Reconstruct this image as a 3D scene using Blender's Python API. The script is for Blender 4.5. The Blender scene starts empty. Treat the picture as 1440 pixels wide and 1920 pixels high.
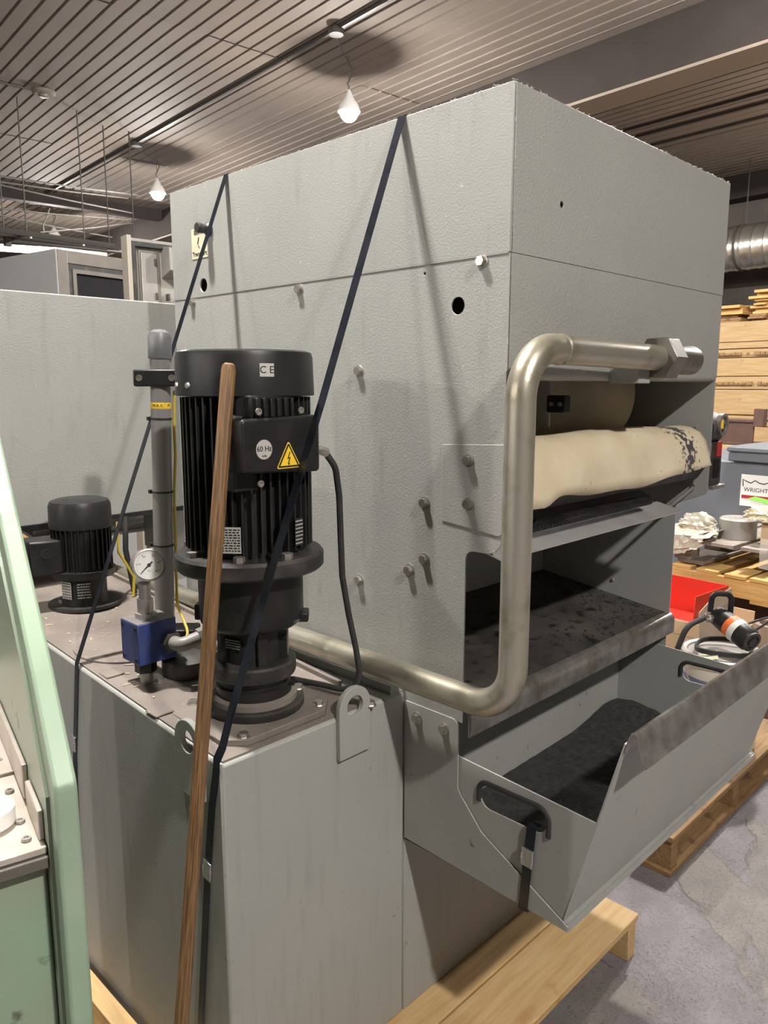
import bpy, bmesh, math, random
from mathutils import Vector, Matrix
random.seed(7)
S = bpy.context.scene
COL = S.collection
PI = math.pi

# ------------------------------------------------------------------ camera
FPX, PITCH, YAWR = 1444.0, math.atan2(239, 1444), math.radians(44.4737)
FWD = Vector((math.cos(YAWR), math.sin(YAWR), 0)); RGT = Vector((math.sin(YAWR), -math.cos(YAWR), 0)); UPZ = Vector((0, 0, 1))
CF = FWD*math.cos(PITCH) - UPZ*math.sin(PITCH); CU = FWD*math.sin(PITCH) + UPZ*math.cos(PITCH)
CAM = Vector((0, 0, 1.45))
cd = bpy.data.cameras.new('camera'); co = bpy.data.objects.new('camera', cd); COL.objects.link(co)
cd.sensor_fit = 'VERTICAL'; cd.sensor_height = 36; cd.lens = 36*FPX/1920; cd.clip_start = .02; cd.clip_end = 100
co.matrix_world = Matrix(((RGT.x, CU.x, -CF.x, 0), (RGT.y, CU.y, -CF.y, 0), (RGT.z, CU.z, -CF.z, CAM.z), (0, 0, 0, 1)))
S.camera = co
# ------------------------------------------------------------------ world, exposure
w = bpy.data.worlds.new('world'); S.world = w; w.use_nodes = True
w.node_tree.nodes['Background'].inputs[0].default_value = (0, 0, 0, 1)
w.node_tree.nodes['Background'].inputs[1].default_value = 0
S.view_settings.view_transform = 'Standard'; S.view_settings.look = 'None'; S.view_settings.gamma = 1; S.view_settings.use_curve_mapping = False
S.view_settings.exposure = 0.3
LAMP = 2300.0          # emission strength of every pendant bulb
LAMPC = (1, .955, .90, 1)

# ------------------------------------------------------------------ pixel helpers (a pixel gives a direction only)
def ray(x, y): return CF + RGT*((x-720)/FPX) - CU*((y-960)/FPX)
def atX(x, y, X): r = ray(x, y); return CAM + r*((X-CAM.x)/r.x)
def atY(x, y, Y): r = ray(x, y); return CAM + r*((Y-CAM.y)/r.y)
def atZ(x, y, Z): r = ray(x, y); return CAM + r*((Z-CAM.z)/r.z)
def atF(x, y, d): r = ray(x, y); return CAM + r*(d/r.dot(FWD))
# building axes: b2 = across (to the right wall), b1 = along the deck ribs
B1 = Vector((.0817, .99666, 0)); B2 = Vector((.99666, -.0817, 0)); BROT = -math.atan2(.0817, .99666)
def bw(b2, b1, z): return B2*b2 + B1*b1 + UPZ*z
def atB2(x, y, b2): r = ray(x, y); return CAM + r*(b2/r.dot(B2))
FLOOR, CEIL = -.065, 4.3

# ------------------------------------------------------------------ object helpers
W = {}
def _world(o): return W.get(o.name, Matrix.Identity(4))
def thing(name, label, cat, loc=(0, 0, 0), rz=0, group=None, kind=None):
    o = bpy.data.objects.new(name, None); COL.objects.link(o); o.empty_display_size = .05
    o.location = loc; o.rotation_euler = (0, 0, rz)
    W[o.name] = Matrix.Translation(Vector(loc)) @ Matrix.Rotation(rz, 4, 'Z')
    tag(o, label, cat, group, kind); return o
def tag(o, label=None, cat=None, group=None, kind=None):
    if label: o['label'] = label
    if cat: o['category'] = cat
    if group: o['group'] = group
    if kind: o['kind'] = kind
    return o
def finish(bm, ang=35):
    bmesh.ops.recalc_face_normals(bm, faces=bm.faces)
    ca = math.radians(ang)
    for f in bm.faces: f.smooth = True
    for e in bm.edges:
        if len(e.link_faces) == 2 and e.calc_face_angle(0) > ca: e.smooth = False
def mesh_of(bm, name, mt, ang=35):
    finish(bm, ang); me = bpy.data.meshes.new(name); bm.to_mesh(me); bm.free(); me.materials.append(mt); return me
def part(name, m, mt, parent=None, local=False, bevel=0, ang=35, label=None, seg=2):
    """link the shapes collected in m as ONE mesh; vertices are in world coordinates unless local"""
    bm = m.bm if isinstance(m, M) else m
    me = mesh_of(bm, name, MAT[mt], ang)
    o = bpy.data.objects.new(name, me); COL.objects.link(o)
    pw = Matrix.Identity(4)
    if parent is not None:
        o.parent = parent; pw = _world(parent)
        if not local: me.transform(pw.inverted())
        W[o.name] = pw
    else:
        W[o.name] = pw
    if bevel:
        b = o.modifiers.new('bevel', 'BEVEL'); b.width = bevel; b.segments = seg; b.limit_method = 'ANGLE'; b.angle_limit = math.radians(40)
        b.harden_normals = False
    if label: o['label'] = label
    return o
def solo(name, m, mt, label, cat, loc=None, group=None, kind=None, bevel=0, ang=35):
    """a thing that is one mesh; origin moved to loc"""
    o = part(name, m, mt, None, bevel=bevel, ang=ang)
    if loc is not None:
        o.data.transform(Matrix.Translation(-Vector(loc))); o.location = loc; W[o.name] = Matrix.Translation(Vector(loc))
    return tag(o, label, cat, group, kind)
def struct(name, m, mt, **k):
    o = part(name, m, mt, None, **k); o['kind'] = 'structure'; return o
def inst(src, parent, mat4, name=None):
    o = src.copy(); COL.objects.link(o); o.parent = parent
    if name: o.name = name
    o.matrix_local = mat4; return o

def rounded(pts, r, n=6):
    """fillet an open 3-D polyline; r is one radius or one per inner corner"""
    pts = [Vector(p) for p in pts]; out = [pts[0]]
    for i in range(1, len(pts)-1):
        rr = r[i-1] if isinstance(r, (list, tuple)) else r
        a, b, c = pts[i-1], pts[i], pts[i+1]; u = (a-b).normalized(); v = (c-b).normalized()
        th = u.angle(v); d = min(rr/math.tan(th/2), (a-b).length*.49, (c-b).length*.49)
        r2 = d*math.tan(th/2); cen = b + (u+v).normalized()*(r2/math.sin(th/2)); p0, p1 = b+u*d, b+v*d
        x = (p0-cen).normalized(); y = (p1-cen); y = (y - x*y.dot(x)).normalized(); sw = PI-th
        for k in range(n+1):
            t = sw*k/n; out.append(cen + (x*math.cos(t)+y*math.sin(t))*r2)
    out.append(pts[-1]); return out
def round2(poly, rad, n=5):
    """fillet a closed 2-D polygon; rad one radius per vertex (0 keeps it sharp)"""
    out = []; L = len(poly)
    for i in range(L):
        rr = rad[i] if isinstance(rad, (list, tuple)) else rad
        a, b, c = [Vector(poly[j % L]).to_3d() for j in (i-1, i, i+1)]
        if rr <= 0: out.append((b.x, b.y)); continue
        seg = rounded([a, b, c], rr, n)[1:-1]; out += [(p.x, p.y) for p in seg]
    return out
def circ(cx, cy, r, n=24, a0=0): return [(cx+r*math.cos(a0+2*PI*k/n), cy+r*math.sin(a0+2*PI*k/n)) for k in range(n)]
def stadium(x0, x1, y0, y1, n=6):
    r = min(x1-x0, y1-y0)/2*.98; return round2([(x0, y0), (x1, y0), (x1, y1), (x0, y1)], r, n)
AX = {'x': lambda a, b, t: Vector((t, a, b)), 'y': lambda a, b, t: Vector((a, t, b)), 'z': lambda a, b, t: Vector((a, b, t))}

class M:
    def __init__(s): s.bm = bmesh.new()
    def faces(s, vs, fs):
        v = [s.bm.verts.new(p) for p in vs]
        for f in fs: s.bm.faces.new([v[i] for i in f])
        return s
    def box(s, x0, x1, y0, y1, z0, z1, mx=None):
        vs = [Vector((x, y, z)) for z in (z0, z1) for y in (y0, y1) for x in (x0, x1)]
        if mx is not None: vs = [mx @ v for v in vs]
        return s.faces(vs, [(0, 2, 3, 1), (4, 5, 7, 6), (0, 1, 5, 4), (2, 6, 7, 3), (0, 4, 6, 2), (1, 3, 7, 5)])
    def prism(s, poly, ax, lo, hi, mx=None):
        f = AX[ax]; n = len(poly); vs = [f(a, b, lo) for a, b in poly]+[f(a, b, hi) for a, b in poly]
        if mx is not None: vs = [mx @ v for v in vs]
        return s.faces(vs, [tuple(range(n)), tuple(range(2*n-1, n-1, -1))]+[(i, (i+1) % n, n+(i+1) % n, n+i) for i in range(n)])
    def plate(s, poly, holes, ax, lo, hi, mx=None):
        f = AX[ax]; tmp = bmesh.new(); es = []
        for lp in [poly]+holes:
            vv = [tmp.verts.new(f(a, b, lo)) for a, b in lp]
            es += [tmp.edges.new((vv[i], vv[(i+1) % len(vv)])) for i in range(len(vv))]
        bmesh.ops.triangle_fill(tmp, use_beauty=True, edges=es)
        r = bmesh.ops.extrude_face_region(tmp, geom=tmp.faces[:])
        d = f(0, 0, hi)-f(0, 0, lo)
        for v in [g for g in r['geom'] if isinstance(g, bmesh.types.BMVert)]: v.co += d
        if mx is not None: bmesh.ops.transform(tmp, matrix=mx, verts=tmp.verts[:])
        me = bpy.data.meshes.new('t'); tmp.to_mesh(me); tmp.free(); s.bm.from_mesh(me); bpy.data.meshes.remove(me); return s
    def strip(s, line, th, ax, lo, hi, mx=None):
        """bent sheet: open 2-D polyline given a thickness and extruded along ax"""
        P = [Vector(p).to_3d() for p in line]; off = []
        for i, p in enumerate(P):
            t = (P[min(i+1, len(P)-1)]-P[max(i-1, 0)]).normalized(); off.append(p+Vector((-t.y, t.x, 0))*th)
        return s.prism([(p.x, p.y) for p in P]+[(p.x, p.y) for p in reversed(off)], ax, lo, hi, mx)
    def tube(s, pts, r, n=12, caps=True):
        pts = [Vector(p) for p in pts]; rings = []; L = len(pts)
        t = (pts[1]-pts[0]).normalized(); up = Vector((0, 0, 1)) if abs(t.z) < .9 else Vector((1, 0, 0))
        nx = t.cross(up).normalized()
        for i, p in enumerate(pts):
            t = (pts[min(i+1, L-1)]-pts[max(i-1, 0)]).normalized(); nx = (nx-t*nx.dot(t)).normalized(); ny = t.cross(nx)
            rr = r[i] if isinstance(r, (list, tuple)) else r
            rings.append([s.bm.verts.new(p+(nx*math.cos(2*PI*k/n)+ny*math.sin(2*PI*k/n))*rr) for k in range(n)])
        for a, b in zip(rings, rings[1:]):
            for k in range(n): s.bm.faces.new((a[k], a[(k+1) % n], b[(k+1) % n], b[k]))
        if caps: s.bm.faces.new(rings[0][::-1]); s.bm.faces.new(rings[-1])
        return s
    def cyl(s, p0, p1, r, n=20, r2=None): return s.tube([p0, p1], [r, r if r2 is None else r2], n)
    def lathe(s, prof, c=(0, 0, 0), n=40, ax=None):
        """profile [(r,z)...] turned about ax through c"""
        c = Vector(c); R = Matrix.Identity(3) if ax is None else Vector(ax).to_track_quat('Z', 'Y').to_matrix(); rings = []
        for r, z in prof:
            rings.append([s.bm.verts.new(c+R @ Vector((r*math.cos(2*PI*k/n), r*math.sin(2*PI*k/n), z))) for k in range(n)] if r > 1e-6 else [s.bm.verts.new(c+R @ Vector((0, 0, z)))])
        for a, b in zip(rings, rings[1:]):
            for k in range(n):
                k2 = (k+1) % n
                if len(a) == 1 and len(b) == 1: continue
                if len(a) == 1: s.bm.faces.new((a[0], b[k2], b[k]))
                elif len(b) == 1: s.bm.faces.new((a[k], a[k2], b[0]))
                else: s.bm.faces.new((a[k], a[k2], b[k2], b[k]))
        if len(rings[0]) > 1: s.bm.faces.new(rings[0][::-1])
        if len(rings[-1]) > 1: s.bm.faces.new(rings[-1])
        return s
    def band(s, pts, w, th, wdir):
        """flat strap of width w along a path, lying across wdir"""
        pts = [Vector(p) for p in pts]; wd = Vector(wdir).normalized(); rows = []
        for i, p in enumerate(pts):
            t = (pts[min(i+1, len(pts)-1)]-pts[max(i-1, 0)]).normalized(); n = t.cross(wd).normalized(); x = n.cross(t).normalized()
            rows.append([s.bm.verts.new(p+x*a*w/2+n*b*th/2) for a, b in ((-1, -1), (1, -1), (1, 1), (-1, 1))])
        for a, b in zip(rows, rows[1:]):
            for k in range(4): s.bm.faces.new((a[k], a[(k+1) % 4], b[(k+1) % 4], b[k]))
        s.bm.faces.new(rows[0][::-1]); s.bm.faces.new(rows[-1]); return s
    def hexn(s, c, ax, r, h):
        c = Vector(c); ax = Vector(ax).normalized(); return s.tube([c, c+ax*h], r, 6)
def text(name, body, size, org, xd, yd, mt, parent, depth=.0003, align='CENTER'):
    cu = bpy.data.curves.new('txt', 'FONT'); cu.body = body; cu.size = size; cu.extrude = depth; cu.align_x = align; cu.align_y = 'CENTER'; cu.resolution_u = 3
    t = bpy.data.objects.new('txt', cu); COL.objects.link(t); dg = bpy.context.evaluated_depsgraph_get(); dg.update()
    me = bpy.data.meshes.new_from_object(t.evaluated_get(dg)); bpy.data.objects.remove(t); bpy.data.curves.remove(cu)
    xd = Vector(xd).normalized(); yd = Vector(yd).normalized(); z = xd.cross(yd); o3 = Vector(org)
    me.transform(Matrix(((xd.x, yd.x, z.x, o3.x), (xd.y, yd.y, z.y, o3.y), (xd.z, yd.z, z.z, o3.z), (0, 0, 0, 1))))
    me.materials.clear(); me.materials.append(MAT[mt])
    o = bpy.data.objects.new(name, me); COL.objects.link(o); o.parent = parent; me.transform(_world(parent).inverted()); W[o.name] = _world(parent); return o

# ------------------------------------------------------------------ materials
MAT = {}
def mat(name, col, rough=.5, metal=0, col2=None, scale=8, amt=.5, bump=0, bscale=300, stretch=None, spec=.5, rough2=None, detail=6, lo=.35, hi=.7,
        spots=None, sscale=60, slo=.62, shi=.7, emit=None, alpha=None, trans=0, stretch_b=None, streak=None):
    m = bpy.data.materials.new(name); m.use_nodes = True; nt = m.node_tree; N = nt.nodes; L = nt.links; b = N['Principled BSDF']
    b.inputs['Base Color'].default_value = (*col, 1); b.inputs['Roughness'].default_value = rough; b.inputs['Metallic'].default_value = metal
    b.inputs['Specular IOR Level'].default_value = spec
    tc = N.new('ShaderNodeTexCoord')
    def noise(sc, st=None, det=detail):
        mp = N.new('ShaderNodeMapping'); L.new(tc.outputs['Object'], mp.inputs[0])
        if st: mp.inputs['Scale'].default_value = st
        n = N.new('ShaderNodeTexNoise'); n.inputs['Scale'].default_value = sc; n.inputs['Detail'].default_value = det; L.new(mp.outputs[0], n.inputs['Vector']); return n
    def ramp(src, a, c):
        r = N.new('ShaderNodeMapRange'); r.inputs[1].default_value = a; r.inputs[2].default_value = c; L.new(src, r.inputs[0]); return r.outputs[0]
    cur = None
    if col2:
        n = noise(scale, stretch); f = ramp(n.outputs[0], lo, hi)
        mx = N.new('ShaderNodeMix'); mx.data_type = 'RGBA'; mx.inputs[6].default_value = (*col, 1); mx.inputs[7].default_value = (*[c*(1-amt)+d*amt for c, d in zip(col, col2)], 1)
        L.new(f, mx.inputs[0]); cur = mx.outputs[2]
        if rough2 is not None:
            r = N.new('ShaderNodeMapRange'); r.inputs[3].default_value = rough; r.inputs[4].default_value = rough2; L.new(f, r.inputs[0]); L.new(r.outputs[0], b.inputs['Roughness'])
    if spots:
        n = noise(sscale); f = ramp(n.outputs[0], slo, shi); mx = N.new('ShaderNodeMix'); mx.data_type = 'RGBA'
        mx.inputs[6].default_value = (*col, 1); mx.inputs[7].default_value = (*spots, 1); L.new(f, mx.inputs[0])
        if cur: L.new(cur, mx.inputs[6])
        cur = mx.outputs[2]
    if streak:      # wiped and run marks with their own shape: (colour, scale, stretch, lo, hi)
        n = noise(streak[1], streak[2]); f = ramp(n.outputs[0], streak[3], streak[4]); mx = N.new('ShaderNodeMix'); mx.data_type = 'RGBA'
        mx.inputs[6].default_value = (*col, 1); mx.inputs[7].default_value = (*streak[0], 1); L.new(f, mx.inputs[0])
        if cur: L.new(cur, mx.inputs[6])
        cur = mx.outputs[2]
    if cur: L.new(cur, b.inputs['Base Color'])
    if bump:
        n = noise(bscale, stretch_b, 3); bp = N.new('ShaderNodeBump'); bp.inputs['Strength'].default_value = bump; bp.inputs['Distance'].default_value = .002
        L.new(n.outputs[0], bp.inputs['Height']); L.new(bp.outputs[0], b.inputs['Normal'])
    if emit: b.inputs['Emission Color'].default_value = (*emit[:3], 1); b.inputs['Emission Strength'].default_value = emit[3]
    if trans: b.inputs['Transmission Weight'].default_value = trans
    if alpha is not None: b.inputs['Alpha'].default_value = alpha
    MAT[name] = m; return m
GP = (.29, .296, .278)
mat('paint', GP, .42, col2=(.34, .335, .31), scale=5, amt=.6, bump=.30, bscale=260, spots=(.42, .41, .37), sscale=85, slo=.69, shi=.77, streak=((.265, .267, .247), 4, (9, 9, 1.6), .56, .78))
mat('paint_hammer', GP, .33, col2=(.34, .335, .31), scale=4, amt=.5, bump=1.0, bscale=230, spec=.7)
mat('paint_tank', GP, .5, col2=(.34, .335, .31), scale=3, amt=.6, bump=.15, bscale=300, streak=((.265, .267, .247), 4, (11, 11, 1.4), .56, .78), spots=(.17, .15, .12), sscale=40, slo=.70, shi=.78)
mat('paint_top', (.145, .122, .108), .62, col2=(.25, .215, .185), scale=9, amt=.7, bump=.3, bscale=180, spots=(.34, .29, .22), sscale=110, slo=.66, shi=.72)
mat('paint_inner', GP, .5, col2=(.34, .335, .31), scale=6, bump=.2, bscale=250)
mat('bin_paint', GP, .45, col2=(.34, .335, .31), scale=6, amt=.6, bump=.15, spots=(.09, .08, .07), sscale=35, slo=.68, shi=.76)
mat('bare_edge', (.36, .345, .33), .38, .75, col2=(.16, .13, .11), scale=26, amt=.8, bump=.25, bscale=120)
mat('soot', (.015, .015, .015), .85, col2=(.05, .048, .045), scale=60, amt=.8, bump=1, bscale=140)
mat('shelf_metal', (.06, .055, .05), .4, .5, col2=(.16, .14, .12), scale=7, amt=.8, rough2=.6, bump=.3, bscale=160, spots=(.012, .012, .012), sscale=30, slo=.55, shi=.7)
mat('black_paint', (.010, .010, .010), .36, col2=(.022, .02, .019), scale=20, amt=.7, spec=.4, bump=.2, bscale=220, rough2=.5)
mat('black_dusty', (.02, .019, .018), .5, col2=(.10, .09, .08), scale=14, amt=.7, bump=.3, bscale=240, lo=.45, hi=.75)
mat('black_plastic', (.011, .011, .012), .42, col2=(.024, .023, .022), scale=30, amt=.7, spec=.35)
mat('rubber', (.02, .02, .02), .65, col2=(.05, .047, .045), scale=25)
mat('zinc', (.55, .53, .49), .28, .85, col2=(.34, .31, .26), scale=90, amt=.8)
mat('plate_bright', (.55, .53, .52), .42, .45, col2=(.40, .38, .37), scale=14, amt=.8, bump=.1)
mat('zinc_dull', (.42, .40, .38), .42, .7, col2=(.25, .22, .2), scale=30, amt=.7, bump=.1)
mat('pipe_steel', (.42, .385, .30), .36, .75, col2=(.50, .47, .41), scale=7, amt=.9, rough2=.32, bump=.12, bscale=200, stretch=(1, 1, .35), spots=(.26, .22, .15), sscale=13, slo=.55, shi=.75)
mat('nut_steel', (.17, .155, .14), .4, .75, col2=(.28, .26, .23), scale=30, amt=.8)
mat('strap_black', (.022, .025, .036), .22, .6, col2=(.05, .055, .07), scale=30, amt=.6)
mat('clip_steel', (.72, .73, .75), .22, .95, bump=.3, bscale=60)
mat('wood_pine', (.50, .32, .135), .62, col2=(.60, .42, .21), scale=6, amt=1, stretch=(1.2, 14, 14), bump=.15, bscale=30, stretch_b=(1, 14, 14), spots=(.42, .22, .08), sscale=7, slo=.66, shi=.74)
mat('wood_pine_y', (.50, .32, .135), .62, col2=(.60, .42, .21), scale=6, amt=1, stretch=(14, 1.2, 14), bump=.15, bscale=30, stretch_b=(14, 1, 14))
mat('wood_old', (.20, .115, .05), .75, col2=(.32, .195, .085), scale=6, amt=1, stretch=(1.2, 14, 14), bump=.3, bscale=30, stretch_b=(1, 14, 14), spots=(.12, .06, .03), sscale=14, slo=.58, shi=.7)
mat('wood_yellow', (.48, .28, .085), .65, col2=(.58, .38, .15), scale=5, amt=1, stretch=(9, 1.2, 12), bump=.2, bscale=24, spots=(.38, .2, .07), sscale=16, slo=.66, shi=.74)
mat('wood_lumber', (.36, .23, .10), .65, col2=(.44, .31, .16), scale=5, amt=1, stretch=(9, .7, 12), bump=.2, bscale=24, spots=(.33, .19, .075), sscale=9, slo=.66, shi=.76)
mat('wood_grey', (.20, .17, .145), .75, col2=(.34, .30, .26), scale=5, amt=1, stretch=(9, 1.2, 12), bump=.3, bscale=24)
mat('wood_stick', (.25, .138, .056), .5, col2=(.065, .032, .014), scale=7, amt=1, stretch=(55, 55, 2.2), bump=.35, bscale=40, stretch_b=(24, 24, 1), rough2=.6)
mat('green', (.25, .345, .245), .45, col2=(.32, .405, .305), scale=9, amt=.8, bump=.15, spots=(.17, .27, .17), sscale=11, slo=.58, shi=.72)
mat('green_in', (.25, .345, .245), .34, col2=(.27, .28, .21), scale=6, amt=.9, bump=.15, spots=(.08, .08, .05), sscale=22, slo=.66, shi=.74)
mat('steel_cover', (.58, .52, .46), .42, .35, col2=(.42, .37, .32), scale=16, amt=.7, bump=.2)
mat('blue', (.022, .045, .20), .45, col2=(.06, .075, .15), scale=22, amt=.8, bump=.15)
mat('blue_dusty', (.12, .115, .125), .6, col2=(.2, .18, .16), scale=30, amt=.7)
mat('pvc_grey', (.20, .19, .185), .38, col2=(.27, .255, .235), scale=7, amt=.8, bump=.05, stretch=(1, 1, .3))
mat('pvc_cap', (.13, .13, .14), .4, col2=(.2, .2, .2), scale=20)
mat('yellow', (.85, .56, .03), .5)
mat('wire_yellow', (.55, .40, .05), .5)
mat('white_print', (.80, .79, .76), .5)
mat('sticker', (.62, .58, .42), .55)
mat('silver_print', (.55, .54, .50), .4, .3)
mat('ink', (.015, .015, .015), .6)
mat('fabric', (.48, .40, .27), .85, col2=(.58, .51, .37), scale=9, amt=.9, bump=.25, bscale=420)
mat('red', (.62, .03, .02), .4, col2=(.5, .05, .03), scale=12)
mat('red_plate', (.35, .03, .03), .4)
mat('bin_grey', (.125, .135, .155), .5, col2=(.17, .175, .19), scale=5, bump=.1)
mat('concrete_wall', (.048, .039, .034), .85, col2=(.085, .071, .061), scale=2.2, amt=.9, bump=.3, bscale=40)
mat('wall_pale', (.22, .205, .185), .8, col2=(.18, .165, .15), scale=2)
mat('beam', (.034, .028, .026), .8, col2=(.046, .039, .037), scale=3, spec=.1)
mat('beam_lit', (.20, .16, .125), .6)  # same girder steel, with the light on its underside put into the colour
mat('deck', (.20, .168, .140), .75, spec=.2, col2=(.17, .142, .118), scale=1.5, amt=.8)
mat('conduit', (.05, .044, .04), .55, 0)
mat('cord', (.06, .055, .05), .6)
mat('duct', (.58, .55, .50), .3, .9, col2=(.42, .4, .37), scale=6)
mat('brown_beam', (.07, .035, .025), .6, col2=(.12, .06, .04), scale=10)
mat('card', (.46, .33, .20), .8, col2=(.55, .41, .27), scale=8)
mat('card_old', (.27, .205, .145), .8, col2=(.36, .285, .21), scale=12)
mat('plastic_film', (.50, .46, .39), .3, col2=(.36, .31, .23), scale=9, amt=.8, bump=.8, bscale=40)
mat('film_clear', (.85, .83, .80), .18, alpha=.35, bump=.8, bscale=30)
mat('casting', (.34, .32, .30), .5, .4, col2=(.25, .23, .21), scale=14)
mat('pail', (.68, .66, .60), .4, col2=(.52, .50, .45), scale=8)
mat('pail_blue', (.16, .19, .32), .4)
mat('orange', (.85, .18, .04), .5)
mat('lime', (.30, .85, .12), .5)
mat('cyl_brown', (.20, .13, .09), .6, col2=(.28, .2, .15), scale=12)
mat('white_panel', (.30, .30, .295), .5, col2=(.26, .26, .255), scale=3)
mat('steel_frame', (.13, .118, .10), .5, .3, col2=(.19, .17, .145), scale=8)
mat('door_steel', (.24, .23, .21), .45, .2, col2=(.32, .305, .275), scale=6, amt=.9)
mat('glass_dark', (.025, .024, .028), .12)
mat('cream_metal', (.32, .29, .24), .5)
mat('grate', (.50, .50, .47), .45, .3)
mat('bulb', (1, 1, 1), .5, emit=(*LAMPC[:3], LAMP))
mat('bulb_far', (1, 1, 1), .5, emit=(*LAMPC[:3], LAMP))
mat('seam_dust', (.36, .34, .30), .8)
mat('chips', (.66, .5, .3), .8)
mat('glass', (1, 1, 1), .05, trans=1)
# floor: worn, sealed concrete with patched edges
def floor_mat():
    m = bpy.data.materials.new('floor'); m.use_nodes = True; nt = m.node_tree; N = nt.nodes; L = nt.links; b = N['Principled BSDF']
    tc = N.new('ShaderNodeTexCoord')
    def noise(sc, det=8, dist=0):
        n = N.new('ShaderNodeTexNoise'); n.inputs['Scale'].default_value = sc; n.inputs['Detail'].default_value = det; n.inputs['Distortion'].default_value = dist; L.new(tc.outputs['Object'], n.inputs['Vector']); return n.outputs[0]
    def ramp(src, a, c):
        r = N.new('ShaderNodeMapRange'); r.inputs[1].default_value = a; r.inputs[2].default_value = c; L.new(src, r.inputs[0]); return r.outputs[0]
    def mix(f, a, c):
        x = N.new('ShaderNodeMix'); x.data_type = 'RGBA'; L.new(f, x.inputs[0])
        for i, v in ((6, a), (7, c)):
            if isinstance(v, tuple): x.inputs[i].default_value = (*v, 1)
            else: L.new(v, x.inputs[i])
        return x.outputs[2]
    big = noise(1.6, 10, .6); fine = noise(110, 5, 1.2); mid = noise(9, 8)
    patch = ramp(big, .52, .535)
    a = mix(ramp(mid, .3, .7), (.15, .134, .146), (.225, .203, .215)); c = mix(ramp(mid, .3, .7), (.22, .198, .18), (.155, .137, .132))
    base = mix(patch, a, c); base = mix(ramp(fine, .54, .68), base, (.115, .103, .108)); L.new(base, b.inputs['Base Color'])
    r = N.new('ShaderNodeMapRange'); r.inputs[3].default_value = .32; r.inputs[4].default_value = .62; L.new(fine, r.inputs[0]); L.new(r.outputs[0], b.inputs['Roughness'])
    bp = N.new('ShaderNodeBump'); bp.inputs['Strength'].default_value = .7; bp.inputs['Distance'].default_value = .006
    ad = N.new('ShaderNodeMath'); ad.operation = 'ADD'; L.new(fine, ad.inputs[0]); L.new(patch, ad.inputs[1]); L.new(ad.outputs[0], bp.inputs['Height']); L.new(bp.outputs[0], b.inputs['Normal'])
    MAT['floor'] = m
floor_mat()
def fabric_stain():
    # oily ink smears near one edge of the filter fleece: part of the cloth itself
    m = MAT['fabric'].copy(); m.name = 'fabric_stained'; nt = m.node_tree; N = nt.nodes; L = nt.links; b = N['Principled BSDF']
    tc = N.new('ShaderNodeTexCoord'); sp = N.new('ShaderNodeSeparateXYZ'); L.new(tc.outputs['Object'], sp.inputs[0])
    n = N.new('ShaderNodeTexNoise'); n.inputs['Scale'].default_value = 70; n.inputs['Detail'].default_value = 10; L.new(tc.outputs['Object'], n.inputs['Vector'])
    d = N.new('ShaderNodeMath'); d.operation = 'SUBTRACT'; L.new(sp.outputs[0], d.inputs[0]); d.inputs[1].default_value = 1.885
    a = N.new('ShaderNodeMath'); a.operation = 'ABSOLUTE'; L.new(d.outputs[0], a.inputs[0])
    r = N.new('ShaderNodeMapRange'); r.inputs[1].default_value = .0; r.inputs[2].default_value = .085; r.inputs[3].default_value = .20; r.inputs[4].default_value = -.10; L.new(a.outputs[0], r.inputs[0])
    s = N.new('ShaderNodeMath'); s.operation = 'ADD'; L.new(n.outputs[0], s.inputs[0]); L.new(r.outputs[0], s.inputs[1])
    f = N.new('ShaderNodeMapRange'); f.inputs[1].default_value = .60; f.inputs[2].default_value = .68; L.new(s.outputs[0], f.inputs[0])
    old = b.inputs['Base Color'].links[0].from_socket; x = N.new('ShaderNodeMix'); x.data_type = 'RGBA'; L.new(f.outputs[0], x.inputs[0]); L.new(old, x.inputs[6]); x.inputs[7].default_value = (.045, .045, .05, 1)
    L.new(x.outputs[2], b.inputs['Base Color']); MAT['fabric_stained'] = m
fabric_stain()

# ================================================================== SETTING
bx = lambda b2a, b2b, b1a, b1b, z0, z1: M().box(b2a, b2b, b1a, b1b, z0, z1, Matrix.Rotation(BROT, 4, 'Z'))
struct('floor', bx(-12.2, 11.4, -7, 26, FLOOR-.1, FLOOR), 'floor')
struct('wall_right', bx(11.2, 11.4, -7, 26, FLOOR, CEIL+.2), 'concrete_wall')
struct('wall_back', bx(-12.2, 11.4, 26, 26.2, FLOOR, CEIL+.2), 'wall_pale')
struct('wall_left', bx(-12.2, -12.0, -7, 26, FLOOR, CEIL+.2), 'wall_pale')
struct('wall_front', bx(-12.2, 11.4, -7.2, -7, FLOOR, CEIL+.2), 'wall_pale')
# corrugated deck ceiling: sheets of six ribs, butted every 3.85 m
ceil = struct('ceiling', bx(-12.2, 11.4, -7, 26.2, CEIL+.06, CEIL+.12), 'deck')
PITCHR, SHW, SHL = .135, .81, 3.85
prof = []
for k in range(6):
    x = k*PITCHR; prof += [(x, 0), (x+.108, 0), (x+.116, .014), (x+.127, .014)]
prof.append((SHW, 0))
def deck_sheet():
    m = M(); n = len(prof)
    vs = [Vector((x, y, z)) for y in (0.003, SHL-.003) for x, z in prof]
    m.faces(vs, [(i, i+1, n+i+1, n+i) for i in range(n-1)]); return m
src = None
RB = Matrix.Rotation(BROT, 4, 'Z')
for j in range(-2, 7):
    for i in range(-18, 11):
        mx = RB @ Matrix.Translation((2.63+i*SHW, 6.2+(j-1)*SHL, CEIL + (.004 if (i+j) % 2 else 0)))
        if src is None:
            me = mesh_of(deck_sheet().bm, 'deck_sheet', MAT['deck']); src = bpy.data.objects.new('deck_sheet', me); COL.objects.link(src); src.parent = ceil; src.matrix_local = mx
        else: inst(src, ceil, mx)
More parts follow.
